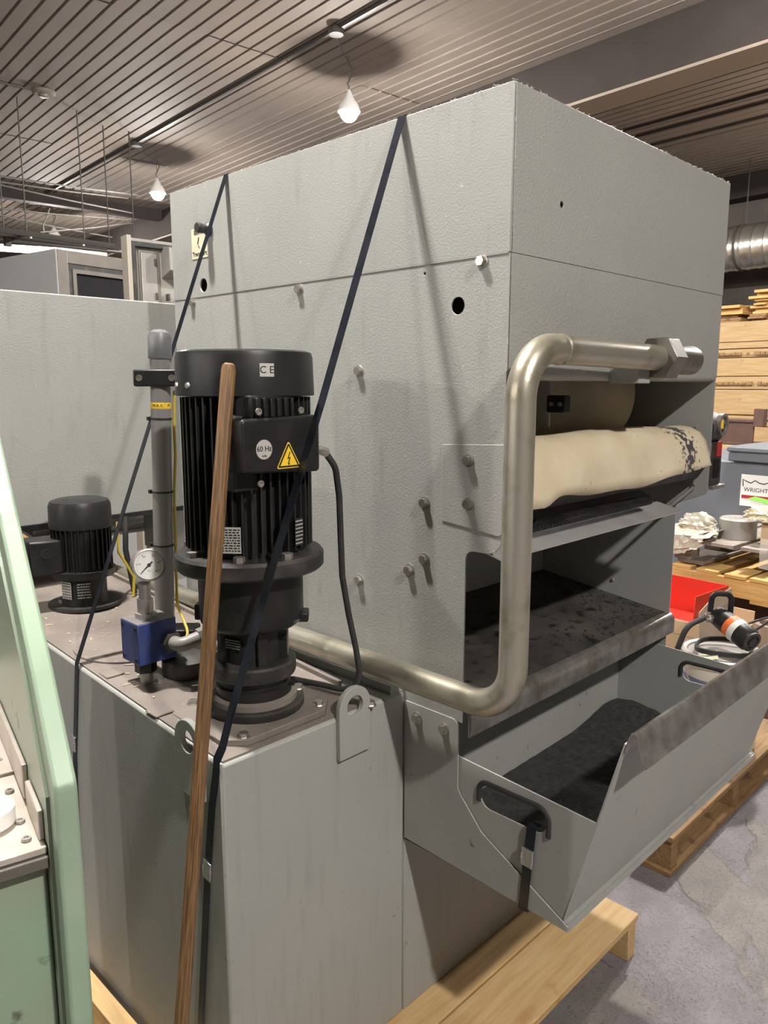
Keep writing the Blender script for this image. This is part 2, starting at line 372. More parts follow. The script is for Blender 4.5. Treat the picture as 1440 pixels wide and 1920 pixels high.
# main beam with bottom flange, and a cross beam further down the hall
t = thing('ceiling_beam', 'deep dark brown steel girder hung under the ribbed ceiling', 'beam', bw(6.1, 9, CEIL), kind='structure')
part('web', bx(5.985, 6.235, -6.5, 25.9, CEIL-.41, CEIL+.02), 'beam', t)
part('bottom_flange', bx(5.99, 6.33, -6.5, 25.9, CEIL-.435, CEIL-.411), 'beam_lit', t)
t = thing('cross_beam', 'brown cross beam running under the ribbed ceiling beyond the lamps', 'beam', bw(2, 12.6, CEIL), kind='structure')
part('web', bx(-11.9, 5.98, 12.55, 12.7, CEIL-.16, CEIL+.02), 'beam', t)
t = thing('wall_head_beam', 'dark steel rail along the top of the concrete wall', 'beam', bw(11.1, 9, CEIL), kind='structure')
part('rail', bx(11.0, 11.21, -6.5, 25.9, CEIL-.34, CEIL+.02), 'beam', t)
part('ledge', bx(10.9, 11.0, -6.5, 25.9, CEIL-.34, CEIL-.26), 'beam', t)
for k in range(8):
    tag(part('panel_joint', bx(11.185, 11.201, 1.2+k*2.4, 1.215+k*2.4, FLOOR, CEIL-.34), 'beam', bpy.data.objects['wall_right']))
part('lower_band', bx(11.17, 11.201, -6.5, 25.9, 1.9, 2.55), 'wall_pale', bpy.data.objects['wall_right'])

# pendant lamps on conduit runs
def bulb_lamp(b2, b1, lab, off=None, cord_off=-.42):
    # off: short word for a lamp outside the picture; its name then ends with _offscreen
    c = bw(b2, b1, 3.86)
    t = thing('pendant_lamp_%s_offscreen' % off if off else 'pendant_lamp', lab, 'lamp', c, 0, 'bare bulbs hanging from the ceiling conduits')
    part('bulb_%s_offscreen' % off if off else 'bulb', M().lathe([(0, -.105), (.035, -.098), (.062, -.076), (.080, -.042), (.083, -.015), (.075, .01), (.05, .03)], c, 20), 'bulb', t)
    part('socket_shield', M().lathe([(.078, -.004), (.100, -.022), (.101, -.016), (.084, .040), (.05, .085), (.028, .13), (.01, .165)], c, 16), 'white_print', t)  # flared collar added to keep the bulb's light off the ceiling
    hk = bw(b2, b1, CEIL-.02); bxp = bw(b2+cord_off, b1-.36, CEIL-.03)
    pts = [bxp, bxp*.6+hk*.4-UPZ*.05, hk-UPZ*.06+B2*.03, hk-UPZ*.12+B2*.035, hk-UPZ*.19, hk-UPZ*.21-B2*.02, hk-UPZ*.23, c+UPZ*.16]
    part('cord', M().tube(pts, .006, 5), 'cord', t)
    part('hook', M().tube([hk+UPZ*.03, hk-UPZ*.1, hk-UPZ*.2], .0035, 5), 'cord', t)
    part('junction_box', M().lathe([(.06, -.03), (.065, 0), (.05, .03)], bw(b2+cord_off, b1-.37, CEIL-.03), 12), 'conduit', t)
    return t
# in the picture: the two bright bulbs and the small one far down the same row
for k, lab in ((1, 'hanging behind the top edge of the grey filter machine'), (2, 'hanging past the upper left corner of the grey machine'), (3, 'far off near the hanging strut frame')):
    bulb_lamp(4.56, 1.84+3.91*k, 'bare bright bulb '+lab)
# outside the picture, each told by its light: streak at the girder, shadows of bolts and straps, lit machine front, lit lumber, two low shadows of the motor
for b2, k, off, lab in ((4.56, 0, 'girder', 'beside the deep brown girder'), (.36, 0, 'tank', 'right above the coolant tank'), (.36, -1, 'front', 'in the aisle before the machine front'),
                        (8.56, 0, 'lumber', 'in the aisle by the lumber pile'), (-7.64, 0, 'aisle', 'in the far aisle beyond the green machine'), (-7.64, 1, 'far_aisle', 'one place further along the aisle beyond the green machine')):
    bulb_lamp(b2, 1.84+3.91*k, 'bare bright bulb '+lab, off)
for q in ((-.06, 'aisle above the tank'), (4.14, 'row of two bright bulbs'), (8.14, 'aisle by the concrete wall'), (-8.06, 'far aisle beyond the green machine')):
    solo('conduit', bx(q[0]-.012, q[0]+.012, -6, 25.5 if q[0] > 6 else 12.54, CEIL-.03, CEIL-.004), 'conduit', 'thin dark conduit along the ceiling feeding the '+q[1], 'conduit', bw(q[0], 9, CEIL))
for b, nm in ((8.43, 'one nearer to'), (8.86, 'one further')):
    solo('wire_line', bx(b-.01, b+.01, -6, 25.5, CEIL-.03, CEIL-.004), 'conduit', 'thin black line along the ceiling, the '+nm+('' if 'to' in nm else ' out from')+' the girder', 'conduit', bw(b, 9, CEIL))
p = atZ(82, 172, CEIL)
t = thing('smoke_detector', 'small round white detector on the ribbed ceiling', 'detector', p)
part('base', M().lathe([(.11, .01), (.11, -.015), (.09, -.03)], p, 20), 'deck', t)
part('sensor', M().lathe([(.05, -.028), (.045, -.05), (0, -.055)], p, 16), 'steel_frame', t)
solo('detector_wire', M().tube([p-UPZ*.009, p-B2*.6-UPZ*.009, p-B2*2.75-UPZ*.009], .008, 5), 'cord', 'thin cable across the ribbed ceiling to the round detector', 'cable', p)

# ================================================================== COOLANT TANK
XL, X0, YT, ZB = .668, 1.121, 1.038, .06
def zt(y): return .823+.06*(y-YT)
tank = thing('coolant_tank', 'large grey steel coolant tank with dusty top standing on new pine pallet', 'tank', (1.3, 1.6, ZB))
XM, XR, ZE, ZR = 1.0345, 1.1185, zt(YT)-.004, zt(2.4)-.004     # sloped lid left of XM, flat ledge under the pipe right of it
part('body', M().faces([(XL, YT, ZB), (XR, YT, ZB), (XR, YT, ZE), (XM, YT, ZE), (XL, YT, ZE), (XL, 2.4, ZB), (XR, 2.4, ZB), (XR, 2.4, ZE), (XM, 2.4, ZE), (XM, 2.4, ZR), (XL, 2.4, ZR)],
     [(0, 1, 2, 3, 4), (5, 10, 9, 8, 7, 6), (0, 5, 6, 1), (0, 4, 10, 5), (1, 6, 7, 2), (2, 7, 8, 3), (3, 8, 9), (3, 9, 10, 4)]), 'paint_tank', tank, bevel=.006)
part('lower_body', M().box(1.1195, 2.0, YT+.001, 2.4, ZB, .795), 'paint_tank', tank, bevel=.004)
part('top_plate', M().prism([(YT+.006, zt(YT)-.004), (2.395, zt(2.4)-.004), (2.395, zt(2.4)), (YT+.006, zt(YT))], 'x', XL+.006, 1.033), 'paint_top', tank)
part('edge_rail', M().box(1.082, 1.118, YT+.004, 2.38, .818, .838), 'paint_tank', tank, bevel=.002)
part('edge_rail', M().prism([(YT+.10, zt(YT+.1)-.002), (2.38, zt(2.38)-.002), (2.38, zt(2.38)+.010), (YT+.10, zt(YT+.1)+.010)], 'x', 1.022, 1.032), 'paint_top', tank)
# lifting eyes
def eye(ax, lo, hi, c, z0, label):
    poly = [(c-.041, z0), (c+.041, z0)]+[(c+.041*math.cos(a), .834+.041*math.sin(a)) for a in [PI*k/14 for k in range(15)]]
    o = part('lifting_eye', M().plate(poly, [circ(c, .836, .021, 20)], ax, lo, hi), 'paint_tank', tank, bevel=.001, label=label)
    return o
e = eye('y', YT-.011, YT, .967, .735, 'flat lug with round hole')
e2 = eye('x', XL-.011, XL, 1.127, .735, 'flat lug with round hole')
for cx, cy, r in ((.80, 1.62, .115), (.84, 1.425, .10)):
    part('round_cover', M().lathe([(r, -.002), (r, .004), (r-.006, .005), (0, .005)], (cx, cy, zt(cy)), 40, (0, -.06, 1)), 'paint_top', tank)
part('base_plate', M().prism(round2([(.735, 1.056), (.915, 1.056), (.962, 1.10), (.962, 1.29), (.735, 1.29), (.70, 1.25), (.70, 1.09)], .004), 'z', .824, .837), 'paint_top', tank, bevel=.0015)
for px, py in ((560, 1308), (598, 1324), (458, 1350), (457, 1384), (362, 1322), (301, 1288), (695, 1312), (257, 1250)):
    p = atZ(px, py, .834); z = .819 if p.x > 1.034 else .853 if px in (560, 458) else .836 if 320 < px < 610 and p.x > .70 else zt(p.y)
    o = part('bolt', M().lathe([(.012, 0), (.012, .002), (.009, .0025)], (p.x, p.y, z), 14).hexn((p.x, p.y, z+.002), (0, 0, 1), .0085, .007), 'zinc', tank)
for px, py in ((210, 1275), (300, 1335)):
    p = atZ(px, py, .836); part('cover_tab', M().box(p.x-.02, p.x+.02, p.y-.02, p.y+.02, zt(p.y)-.001, zt(p.y)+.003), 'paint_top', tank, bevel=.002)
m = M()
for i in range(46):
    x = random.uniform(.69, 1.01); y = random.uniform(1.31, 1.9) if random.random() < .8 else random.uniform(1.06, 1.9); a = random.uniform(0, PI); l = random.uniform(.003, .010)
    if (.69 < x < .97 and 1.05 < y < 1.30) or (x-.815)**2+(y-1.385)**2 < .0036: continue
    m.box(-l, l, -.0012, .0012, 0, .0016, Matrix.Translation((x, y, zt(y)+(.005 if (x-.8)**2+(y-1.62)**2 < .0135 or (x-.84)**2+(y-1.425)**2 < .0103 else .0005))) @ Matrix.Rotation(a, 4, 'Z') @ Matrix.Rotation(random.uniform(-.2, .2), 4, 'X'))
tag(part('wood_shavings', m, 'chips', None), 'tiny pale wood shavings scattered over the dusty tank top', 'shavings', kind='stuff')

# ================================================================== PUMP with big black motor
AXP = Vector((.836, 1.174, 0)); zb = .837
pump = thing('pump_motor', 'big black finned electric pump motor with terminal box on coolant tank', 'pump', (AXP.x, AXP.y, zb))
part('mounting_flange', M().lathe([(.094, zb), (.096, zb+.003), (.096, zb+.014), (.092, zb+.017), (.0, zb+.017)], AXP, 48), 'black_dusty', pump)
part('flange_ring', M().lathe([(.083, zb+.015), (.083, zb+.028), (.078, zb+.03), (.0, zb+.03)], AXP, 48), 'paint_top', pump)
part('pump_body', M().lathe([(.072, .865), (.072, .885), (.066, .888), (.066, .895), (.073, .898), (.073, .905)], AXP, 44), 'black_paint', pump)
part('pump_collar', M().lathe([(.06, .903), (.08, .905), (.082, .91), (.082, .930), (.078, .934), (.05, .936)], AXP, 44), 'black_dusty', pump)
part('neck', M().lathe([(.058, .930), (.056, .98), (.056, 1.003)], AXP, 36), 'black_paint', pump)
for a in (-.35, .75, 1.9, 3.2, 4.5):
    part('neck_rib', M().box(.05, .068, -.010, .010, .93, 1.0, Matrix.Translation(AXP) @ Matrix.Rotation(a-PI/2, 4, 'Z')), 'black_paint', pump, bevel=.002)
part('bell_housing', M().lathe([(.06, 1.0), (.086, 1.003), (.096, 1.012), (.098, 1.02), (.098, 1.112), (.06, 1.115)], AXP, 48), 'black_paint', pump)
part('bell_lug', M().box(.085, .108, -.02, .02, 1.006, 1.024, Matrix.Translation(AXP) @ Matrix.Rotation(-.75, 4, 'Z')), 'black_paint', pump, bevel=.003)
part('bell_lug', M().box(.085, .106, -.02, .02, 1.01, 1.04, Matrix.Translation(AXP) @ Matrix.Rotation(2.3, 4, 'Z')), 'black_paint', pump, bevel=.003)
part('motor_flange', M().lathe([(.1, 1.112), (.133, 1.113), (.138, 1.118), (.138, 1.140), (.133, 1.146), (.10, 1.148)], AXP, 56), 'black_dusty', pump)
for a in (-.05, -1.62, -2.35, -3.2, .9, 2.2):
    c = AXP+Vector((.119*math.cos(a), .119*math.sin(a), 1.145)); part('flange_bolt', M().hexn(c, (0, 0, 1), .0105, .011), 'zinc_dull', pump)
part('plug_screw', M().lathe([(.009, 0), (.009, .006), (.005, .006), (.005, .003), (0, .003)], AXP+Vector((.042, -.062, .889)), 14, (.55, -.83, 0)), 'black_paint', pump)
part('plug_screw', M().lathe([(.009, 0), (.009, .006), (.005, .006), (.005, .003), (0, .003)], AXP+Vector((.038, -.046, .975)), 14, (.6, -.8, 0)), 'black_paint', pump)
part('stator_body', M().lathe([(.1, 1.147), (.100, 1.155), (.101, 1.43), (.09, 1.436)], AXP, 48), 'black_paint', pump)
fin = None
for k in range(44):
    a = 2*PI*k/44
    d = (a-math.radians(-62)+PI) % (2*PI)-PI
    mx = _world(pump).inverted() @ Matrix.Translation(AXP) @ Matrix.Rotation(a, 4, 'Z')
    if fin is None:
        fin = part('cooling_fin', M().box(.098, .117, -.0018, .0018, 1.158, 1.428), 'black_paint', pump, local=True); fin.matrix_local = mx
    else: inst(fin, pump, mx)
fc = part('fan_cover', M().lathe([(.121, 1.430), (.1245, 1.431), (.1225, 1.498), (.120, 1.506), (.112, 1.509), (.0, 1.511)], AXP, 56), 'black_plastic', pump)
for px, py in ((333, 721), (393, 722)):
    p = atF(px, py, AXP.dot(FWD)-.06); d = (Vector((p.x, p.y, 0))-AXP).normalized(); part('cover_screw', M().lathe([(.006, 0), (.005, .005), (0, .006)], AXP+d*.122+UPZ*1.448, 10, d), 'zinc_dull', fc)
# terminal box facing -Y
tbx = part('terminal_box', M().prism(round2([(.728, 1.306), (.893, 1.298), (.893, 1.398), (.728, 1.394)], .008), 'y', 1.036, 1.10), 'black_plastic', pump, bevel=.004)
part('box_vent', M().box(.757, .845, 1.052, 1.10, 1.394, 1.432), 'black_plastic', pump, bevel=.003)
for k in range(6):
    x = .765+k*.0145; part('vent_rib', M().box(x, x+.006, 1.044, 1.055, 1.396, 1.428), 'black_plastic', pump, bevel=.0015)
for px, py in ((484, 772), (563, 769), (488, 907)):
    p = atY(px, py, 1.043); part('box_screw', M().lathe([(.006, 0), (.006, .003), (.003, .003), (.003, .0015), (0, .0015)], p, 12, (0, -1, 0)), 'zinc_dull', pump)
part('box_base', M().box(.738, .885, 1.075, 1.13, 1.27, 1.40), 'black_paint', pump, bevel=.004)
yf = 1.0355
ci = atY(495, 843, yf); part('hertz_sticker', M().prism(circ(ci.x, ci.z, .0165, 28), 'y', yf-.0006, yf), 'silver_print', tbx, label='round silver 60 Hz sticker')
text('lettering', '60 Hz', .0125, (ci.x, yf-.0009, ci.z+.001), (1, 0, 0), (0, 0, 1), 'ink', tbx)
text('lettering', 'only', .0055, (ci.x, yf-.0009, ci.z-.0105), (1, 0, 0), (0, 0, 1), 'ink', tbx)
tc = atY(541, 853, yf); R = .031
tri = [(tc.x-.0265, tc.z-.0225), (tc.x+.0265, tc.z-.0225), (tc.x, tc.z+.0245)]
def scl(P, s): return [(tc.x+(a-tc.x)*s, (tc.z-.0068)+(b-tc.z+.0068)*s) for a, b in P]
part('warning_sticker', M().prism(round2(tri, .0025, 3), 'y', yf-.0005, yf), 'yellow', tbx, label='yellow high voltage warning triangle')
part('warning_border', M().prism(round2(scl(tri, .9), .002, 3), 'y', yf-.0007, yf-.0004), 'ink', tbx)
part('warning_field', M().prism(scl(tri, .70), 'y', yf-.0009, yf-.0006), 'yellow', tbx)
bolt = [(.0015, .012), (-.0035, -.001), (.0005, .0002), (-.0015, -.0075), (-.003, -.0068), (-.0006, -.0125), (.0022, -.0088), (.0003, -.0082), (.0036, .0028), (-.0004, .0018), (.0036, .012)]
part('lightning_mark', M().prism([(tc.x+a, tc.z-.006+b*.95) for a, b in bolt], 'y', yf-.0012, yf-.0008), 'ink', tbx)
# CE sticker on the fan cover, turned to the tangent
d = (-FWD*math.cos(.47)+RGT*math.sin(.47)).normalized(); tg = UPZ.cross(d).normalized()
c = AXP+d*.1234+UPZ*1.474
ce = part('ce_sticker', M().box(-.0125, .0125, -.011, .011, 0, .001, Matrix(((tg.x, 0, d.x, c.x), (tg.y, 0, d.y, c.y), (0, 1, 0, c.z), (0, 0, 0, 1)))), 'silver_print', fc, label='small silver CE sticker')
text('lettering', 'C E', .017, c+d*.0013, tg, UPZ, 'ink', fc)
def nameplate(parent, c, xd, w, h, rows=6, mt='silver_print', ink='ink'):
    xd = Vector(xd).normalized(); n = xd.cross(UPZ).normalized(); c = Vector(c)
    mx = Matrix(((xd.x, 0, n.x, c.x), (xd.y, 0, n.y, c.y), (0, 1, 0, c.z), (0, 0, 0, 1)))
    o = part('rating_plate', M().box(-w/2, w/2, -h/2, h/2, 0, .001, mx), mt, parent, label='small rating plate with fine print')
    m = M()
    for r in range(rows):
        y = h*(.40-.8*r/(rows-1)); x = -w*.45
        while x < w*.42:
            l = random.uniform(.05, .2)*w; m.box(x, min(x+l, w*.46), y-h*.025, y+h*.025, .0009, .0014, mx); x += l+w*.05
    part('print_lines', m, ink, parent)
d = (FWD*-1+RGT*-.10).normalized(); nameplate(pump, AXP+d*.1185+UPZ*1.185, UPZ.cross(d), .036, .046, 9)
d = (FWD*-.55+RGT*.85).normalized(); nameplate(pump, AXP+d*.1185+UPZ*1.19, UPZ.cross(d), .022, .05, 7, 'ink', 'silver_print')
d = (FWD*-1+RGT*-.5).normalized(); nameplate(pump, AXP+d*.0605+UPZ*.976, UPZ.cross(d), .036, .019, 4, 'ink', 'silver_print')
# power cable
gl = atF(612, 858, 1.33)
gp = thing('power_cable', 'dark grey power cable hanging from the big motor terminal box', 'cable', (1.06, 1.12, zt(1.12)))
part('cable_gland', M().cyl((.891, 1.056, 1.335), (.906, 1.056, 1.336), .011, 8).cyl((.904, 1.056, 1.336), (.925, 1.054, 1.328), .0085, 12), 'zinc', gp)
cpts = [(.92, 1.0545, 1.331), (.945, 1.053, 1.30), (.960, 1.060, 1.244), (.968, 1.066, 1.17), (.974, 1.069, 1.086), (.988, 1.067, 1.008), (1.004, 1.064, .935), (1.012, 1.062, .885), (1.008, 1.067, .852), (.990, 1.09, .8445), (.978, 1.14, .8445), (.955, 1.2, .846)]
part('sheath', M().tube(rounded(cpts, .05, 3), .0062, 10), 'rubber', gp)

# ================================================================== small pump behind
A2 = Vector((.857, 1.951, 0)); z2 = zt(1.951)
p2 = thing('small_pump_motor', 'smaller black pump motor with side terminal box at tank rear', 'pump', (A2.x, A2.y, z2))
part('mounting_flange', M().lathe([(.092, z2), (.092, z2+.008), (.0, z2+.009)], A2, 36), 'black_dusty', p2)
part('lantern', M().lathe([(.058, z2+.006), (.056, z2+.012), (.056, .955), (.066, .962)], A2, 32), 'black_paint', p2)
part('motor_flange', M().lathe([(.06, .955), (.078, .957), (.080, .975), (.06, .978)], A2, 36), 'black_paint', p2)
part('stator_body', M().lathe([(.066, .972), (.066, 1.09), (.06, 1.094)], A2, 36), 'black_paint', p2)
fin = None
for k in range(30):
    mx = _world(p2).inverted() @ Matrix.Translation(A2) @ Matrix.Rotation(2*PI*k/30, 4, 'Z')
    if fin is None:
        fin = part('cooling_fin', M().box(.063, .0745, -.0016, .0016, .98, 1.088), 'black_paint', p2, local=True); fin.matrix_local = mx
    else: inst(fin, p2, mx)
part('fan_cover', M().lathe([(.076, 1.085), (.078, 1.087), (.077, 1.142), (.072, 1.154), (.06, 1.158), (0, 1.159)], A2, 40), 'black_plastic', p2)
d2 = (RGT*-.84+FWD*-.54).normalized(); ang2 = math.atan2(d2.y, d2.x); mx2 = Matrix.Translation(A2) @ Matrix.Rotation(ang2, 4, 'Z')
tb2 = part('terminal_box', M().box(.055, .135, -.042, .042, .975, 1.062, mx2), 'black_plastic', p2, bevel=.005)
part('box_lid', M().box(.134, .140, -.045, .045, .972, 1.065, mx2), 'black_plastic', p2, bevel=.003)
part('knockout', M().lathe([(.013, 0), (.013, .003), (.009, .003), (.009, .001), (0, .001)], mx2 @ Vector((.095, .042, 1.03)), 16, mx2.to_3x3() @ Vector((0, 1, 0))), 'black_paint', p2)
wt = [(-.026, .985), (.026, .985), (0, 1.03)]
part('warning_sticker', M().prism(wt, 'x', .1402, .1408, mx2), 'yellow', tb2)
part('warning_field', M().prism([(.004, 1.012), (-.004, 1.003), (.0, 1.003), (-.002, .992), (.005, 1.005), (.001, 1.005)], 'x', .1408, .1413, mx2), 'ink', tb2)
part('round_sticker', M().prism(circ(.0, 1.046, .011, 16), 'x', .1402, .1408, mx2), 'silver_print', tb2)
for dd in (-.55, .35):
    d = (FWD*-1+RGT*dd).normalized(); nameplate(p2, A2+d*.0565+UPZ*.925, UPZ.cross(d), .035, .045, 6, 'ink' if dd > 0 else 'silver_print', 'silver_print' if dd > 0 else 'ink')
for px, py in ((140, 1132), (115, 1128)):
    p = atZ(px, py, z2+.01); part('flange_bolt', M().hexn((p.x, p.y, z2+.008), (0, 0, 1), .008, .008), 'zinc_dull', p2)

# ================================================================== blue valve block with gauge
bz = .895; bc = Vector((.743, 1.408, 0))
vb = thing('valve_block', 'blue steel valve block with round pressure gauge on a short foot', 'valve', (bc.x, bc.y, zt(1.41)))
bk = part('block', M().box(bc.x-.04, bc.x+.045, bc.y-.036, bc.y+.036, bz, bz+.085), 'blue', vb, bevel=.002)
part('dust_top', M().box(bc.x-.039, bc.x+.044, bc.y-.035, bc.y+.035, bz+.085, bz+.0858), 'blue_dusty', bk)
for y, z in ((-.026, .01), (-.026, .075), (.026, .01), (.026, .075)):
    part('socket_screw', M().lathe([(.0048, 0), (.0048, .001), (.003, .001), (.003, -.001), (0, -.001)], (bc.x-.0405, bc.y+y, bz+z), 12, (-1, 0, 0)), 'ink', bk)
part('foot_pipe', M().cyl((bc.x-.008, bc.y, zt(1.4)-.001), (bc.x-.008, bc.y, bz-.02), .0135, 18), 'zinc_dull', vb)
part('foot_nut', M().hexn((bc.x-.008, bc.y, bz-.026), (0, 0, 1), .022, .027), 'black_paint', vb)
part('side_plug', M().cyl((bc.x+.02, bc.y+.034, bz+.05), (bc.x+.02, bc.y+.075, bz+.05), .016, 16), 'pvc_grey', vb)
gz = bz+.085
part('gauge_stem', M().hexn((bc.x-.002, bc.y, gz), (0, 0, 1), .021, .012).hexn((bc.x-.002, bc.y, gz+.012), (0, 0, 1), .016, .03).cyl((bc.x-.002, bc.y, gz+.04), (bc.x-.002, bc.y, gz+.075), .012, 12), 'zinc_dull', vb)
gd = Vector((-.32, -.93, .16)).normalized(); gc = Vector((bc.x+.002, bc.y-.014, 1.093))
gx = UPZ.cross(gd*-1).normalized()*-1; gx = gd.cross(UPZ).normalized()*-1; gy = gd.cross(gx); gy = gy if gy.z > 0 else -gy
gx = gy.cross(gd).normalized()
gg = part('gauge_case', M().lathe([(.028, -.045), (.0305, -.04), (.0305, .0), (.033, .0), (.033, .008), (.0295, .0085), (.0295, .004), (0, .004)], gc, 36, gd), 'zinc_dull', vb)
part('dial', M().lathe([(.0288, .0042), (.0288, .0052), (0, .0052)], gc, 32, gd), 'white_print', gg, label='white pressure gauge dial')
m = M()
for k in range(27):
    a = math.radians(225-270*k/26); u = gx*math.cos(a)+gy*math.sin(a); v = u.cross(gd); l = .004 if k % 5 == 0 else .002
    p = gc+gd*.0054+u*.0255; q = p-u*l; wd = v*(.0005 if k % 5 == 0 else .0003)
    m.faces([p+wd, q+wd, q-wd, p-wd, p+wd+gd*.0003, q+wd+gd*.0003, q-wd+gd*.0003, p-wd+gd*.0003], [(0, 1, 2, 3), (7, 6, 5, 4), (0, 4, 5, 1), (1, 5, 6, 2), (2, 6, 7, 3), (3, 7, 4, 0)])
part('scale_marks', m, 'ink', gg)
for k, n in enumerate(('0', '10', '20', '30', '40', '60')):
    a = math.radians(225-54*k); text('dial_number', n, .0058, gc+gd*.0055+(gx*math.cos(a)+gy*math.sin(a))*.019, gx, gy, 'ink', gg, .0001)
text('dial_number', 'bar', .0045, gc+gd*.0055-gy*.012, gx, gy, 'ink', gg, .0001)
a = math.radians(222); u = gx*math.cos(a)+gy*math.sin(a); v = u.cross(gd)
part('needle', M().tube([gc+gd*.0065-u*.009, gc+gd*.0065, gc+gd*.0065+u*.023], [.0016, .0018, .0004], 6).lathe([(.0035, .005), (.0035, .008), (0, .008)], gc, 14, gd), 'ink', gg)
# elbow line towards the pump
m = M().hexn((bc.x+.03, bc.y-.036, bz+.037), (0, -1, 0), .022, .014)
part('union_nut', m, 'nut_steel', vb)
ep = rounded([(bc.x+.03, bc.y-.045, bz+.037), (bc.x+.03, bc.y-.075, bz+.037), (bc.x+.085, bc.y-.085, bz+.048)], .014, 5)
part('elbow', M().tube(ep, .0145, 14), 'pvc_grey', vb)
part('coupling', M().hexn((bc.x+.068, bc.y-.082, bz+.045), (.95, -.17, .2), .0195, .03), 'zinc_dull', vb)
part('delivery_pipe', M().tube(rounded([(bc.x+.09, bc.y-.086, bz+.050), (bc.x+.105, bc.y-.14, bz+.055), (.825, 1.235, bz+.062)], .03, 4), .0125, 12), 'nut_steel', vb)
part('filter_bowl', M().lathe([(.045, -.0), (.05, .01), (.05, .035), (.03, .045)], (.815, 1.385, zt(1.385)+.004), 24), 'black_dusty', vb)

# ================================================================== grey standpipe with level tape
s0, s1 = Vector((.8535, 1.538, zt(1.538)+.004)), Vector((.867, 1.5236, 1.563)); sd = (s1-s0).normalized()
sp = thing('standpipe', 'grey plastic level standpipe with domed cap and yellow MAX tape', 'pipe', s0)
part('tube', M().cyl(s0+sd*.02, s0+sd*.66, .0215, 28), 'pvc_grey', sp)
part('cap', M().lathe([(.0245, .648), (.025, .65), (.025, .692), (.021, .703), (.011, .709), (0, .710)], s0, 28, sd), 'pvc_cap', sp)
part('foot_clamp', M().box(-.03, .075, -.03, .03, 0, .03, Matrix.Translation(s0+UPZ*.02) @ Matrix.Rotation(YAWR-PI/2, 4, 'Z')), 'black_plastic', sp, bevel=.003)
part('foot_socket', M().lathe([(.034, 0), (.034, .02), (.028, .022)], s0, 24), 'black_dusty', sp)
cl = s0+sd*.607-FWD*.022; mxc = Matrix.Translation(cl) @ Matrix.Rotation(YAWR-PI/2, 4, 'Z')
cp = part('clamp', M().box(-.050, .048, -.008, .03, -.018, .018, mxc), 'black_plastic', sp, bevel=.004)
for x in (-.036, .033): part('clamp_screw', M().lathe([(.007, 0), (.007, .002), (.0045, .002), (.0045, .0005), (0, .0005)], mxc @ Vector((x, -.0085, 0)), 14, FWD*-1), 'zinc', cp)
part('level_tape', M().lathe([(.0216, .542), (.0219, .543), (.0219, .554), (.0216, .555)], s0, 28, sd), 'yellow', sp, label='yellow MAX tape')
def arc_text(body, ang0, step, z, size):
    for i, chh in enumerate(body):
        a = ang0+i*step; d = (FWD*-math.cos(a)+RGT*math.sin(a)); text('lettering', chh, size, s0+sd*z+d*.0221, UPZ.cross(d), UPZ, 'ink', sp, .0002)
arc_text('MAX M', -.42, .38, .5485, .0088)
for z in (.52, .36, .24):
    part('cable_tie', M().lathe([(.0217, z-.002), (.0232, z-.002), (.0232, z+.002), (.0217, z+.002)], s0, 24, sd).box(-.004, .004, -.004, .004, -.004, .004, Matrix.Translation(s0+sd*z-RGT*.026)), 'ink', sp)
wp = [s0+sd*.58+RGT*.03, s0+sd*.50+RGT*.028, s0+sd*.44+RGT*.030, s0+sd*.36+RGT*.026, s0+sd*.1+RGT*.028, s0+sd*.075+RGT*.05-FWD*.03, s0+sd*.05+RGT*.07-FWD*.06, s0+sd*.01+RGT*.04-FWD*.09]
solo('yellow_lead', M().tube(rounded(wp, .03, 3), .0032, 8), 'wire_yellow', 'thin yellow lead running down beside the grey standpipe', 'wire', s0)
wq = [A2+Vector((.11, .02, 1.08)), A2+Vector((.10, .0, 1.0)), A2+Vector((.13, -.02, .93)), A2+Vector((.12, -.03, z2))]
solo('yellow_lead', M().tube(wq, .004, 8), 'wire_yellow', 'thin yellow lead beside the smaller black motor', 'wire', A2+UPZ*z2)
solo('rear_hose', M().tube([A2+Vector((.14, .03, 1.09)), A2+Vector((.13, .02, 1.0)), A2+Vector((.14, .0, z2))], .008, 8), 'rubber', 'dark hose hanging behind the smaller black motor', 'hose', A2+UPZ*z2)

# ================================================================== FILTER MACHINE
X1, Y0, Y1, ZT, ZS, ZL = 2.04, .80, 1.884, 1.942, 1.672, 1.457
mach = thing('filter_machine', 'tall grey painted belt filter machine with open front sitting on coolant tank', 'machine', (1.55, 1.35, .8))
part('hood', M().plate([(Y0, ZS), (Y1, ZS), (Y1, ZT), (Y0, ZT)], [circ(1.741, 1.698, .0165, 20), circ(1.752, 1.772, .004, 8)], 'x', X0-.001, X0+.004)
     .box(X0+.004, X1, Y0+.003, Y1, ZT-.004, ZT).box(X1-.003, X1, Y0+.003, Y1, ZS, ZT-.004).box(X0+.004, X1, Y1-.003, Y1, ZS, ZT-.004), 'paint', mach, bevel=.0012)
part('hood_front', M().plate([(X0+.0045, ZS), (X1, ZS), (X1, ZT-.0005), (X0+.0045, ZT-.0005)], [circ(1.275, 1.772, .006, 10)], 'y', Y0-.001, Y0+.003), 'paint_hammer', mach, bevel=.001)
part('side_panel', M().plate(round2([(Y0+.001, ZS-.0006), (Y1, ZS-.0006), (Y1, .795), (.885, .795), (.885, 1.142), (Y0+.003, 1.142)], [0, 0, 0, 0, .018, .035]),
     [circ(.913, 1.591, .0155, 20), circ(.994, 1.655, .003, 8)], 'x', X0, X0+.003), 'paint', mach, bevel=.0006)
part('front_panel', M().strip([(Y0, ZS-.0006), (Y0, ZL+.012), (Y0+.004, ZL+.003), (Y0+.014, ZL), (Y0+.06, ZL)], .003, 'x', X0+.004, X1-.001), 'paint_hammer', mach, ang=50)
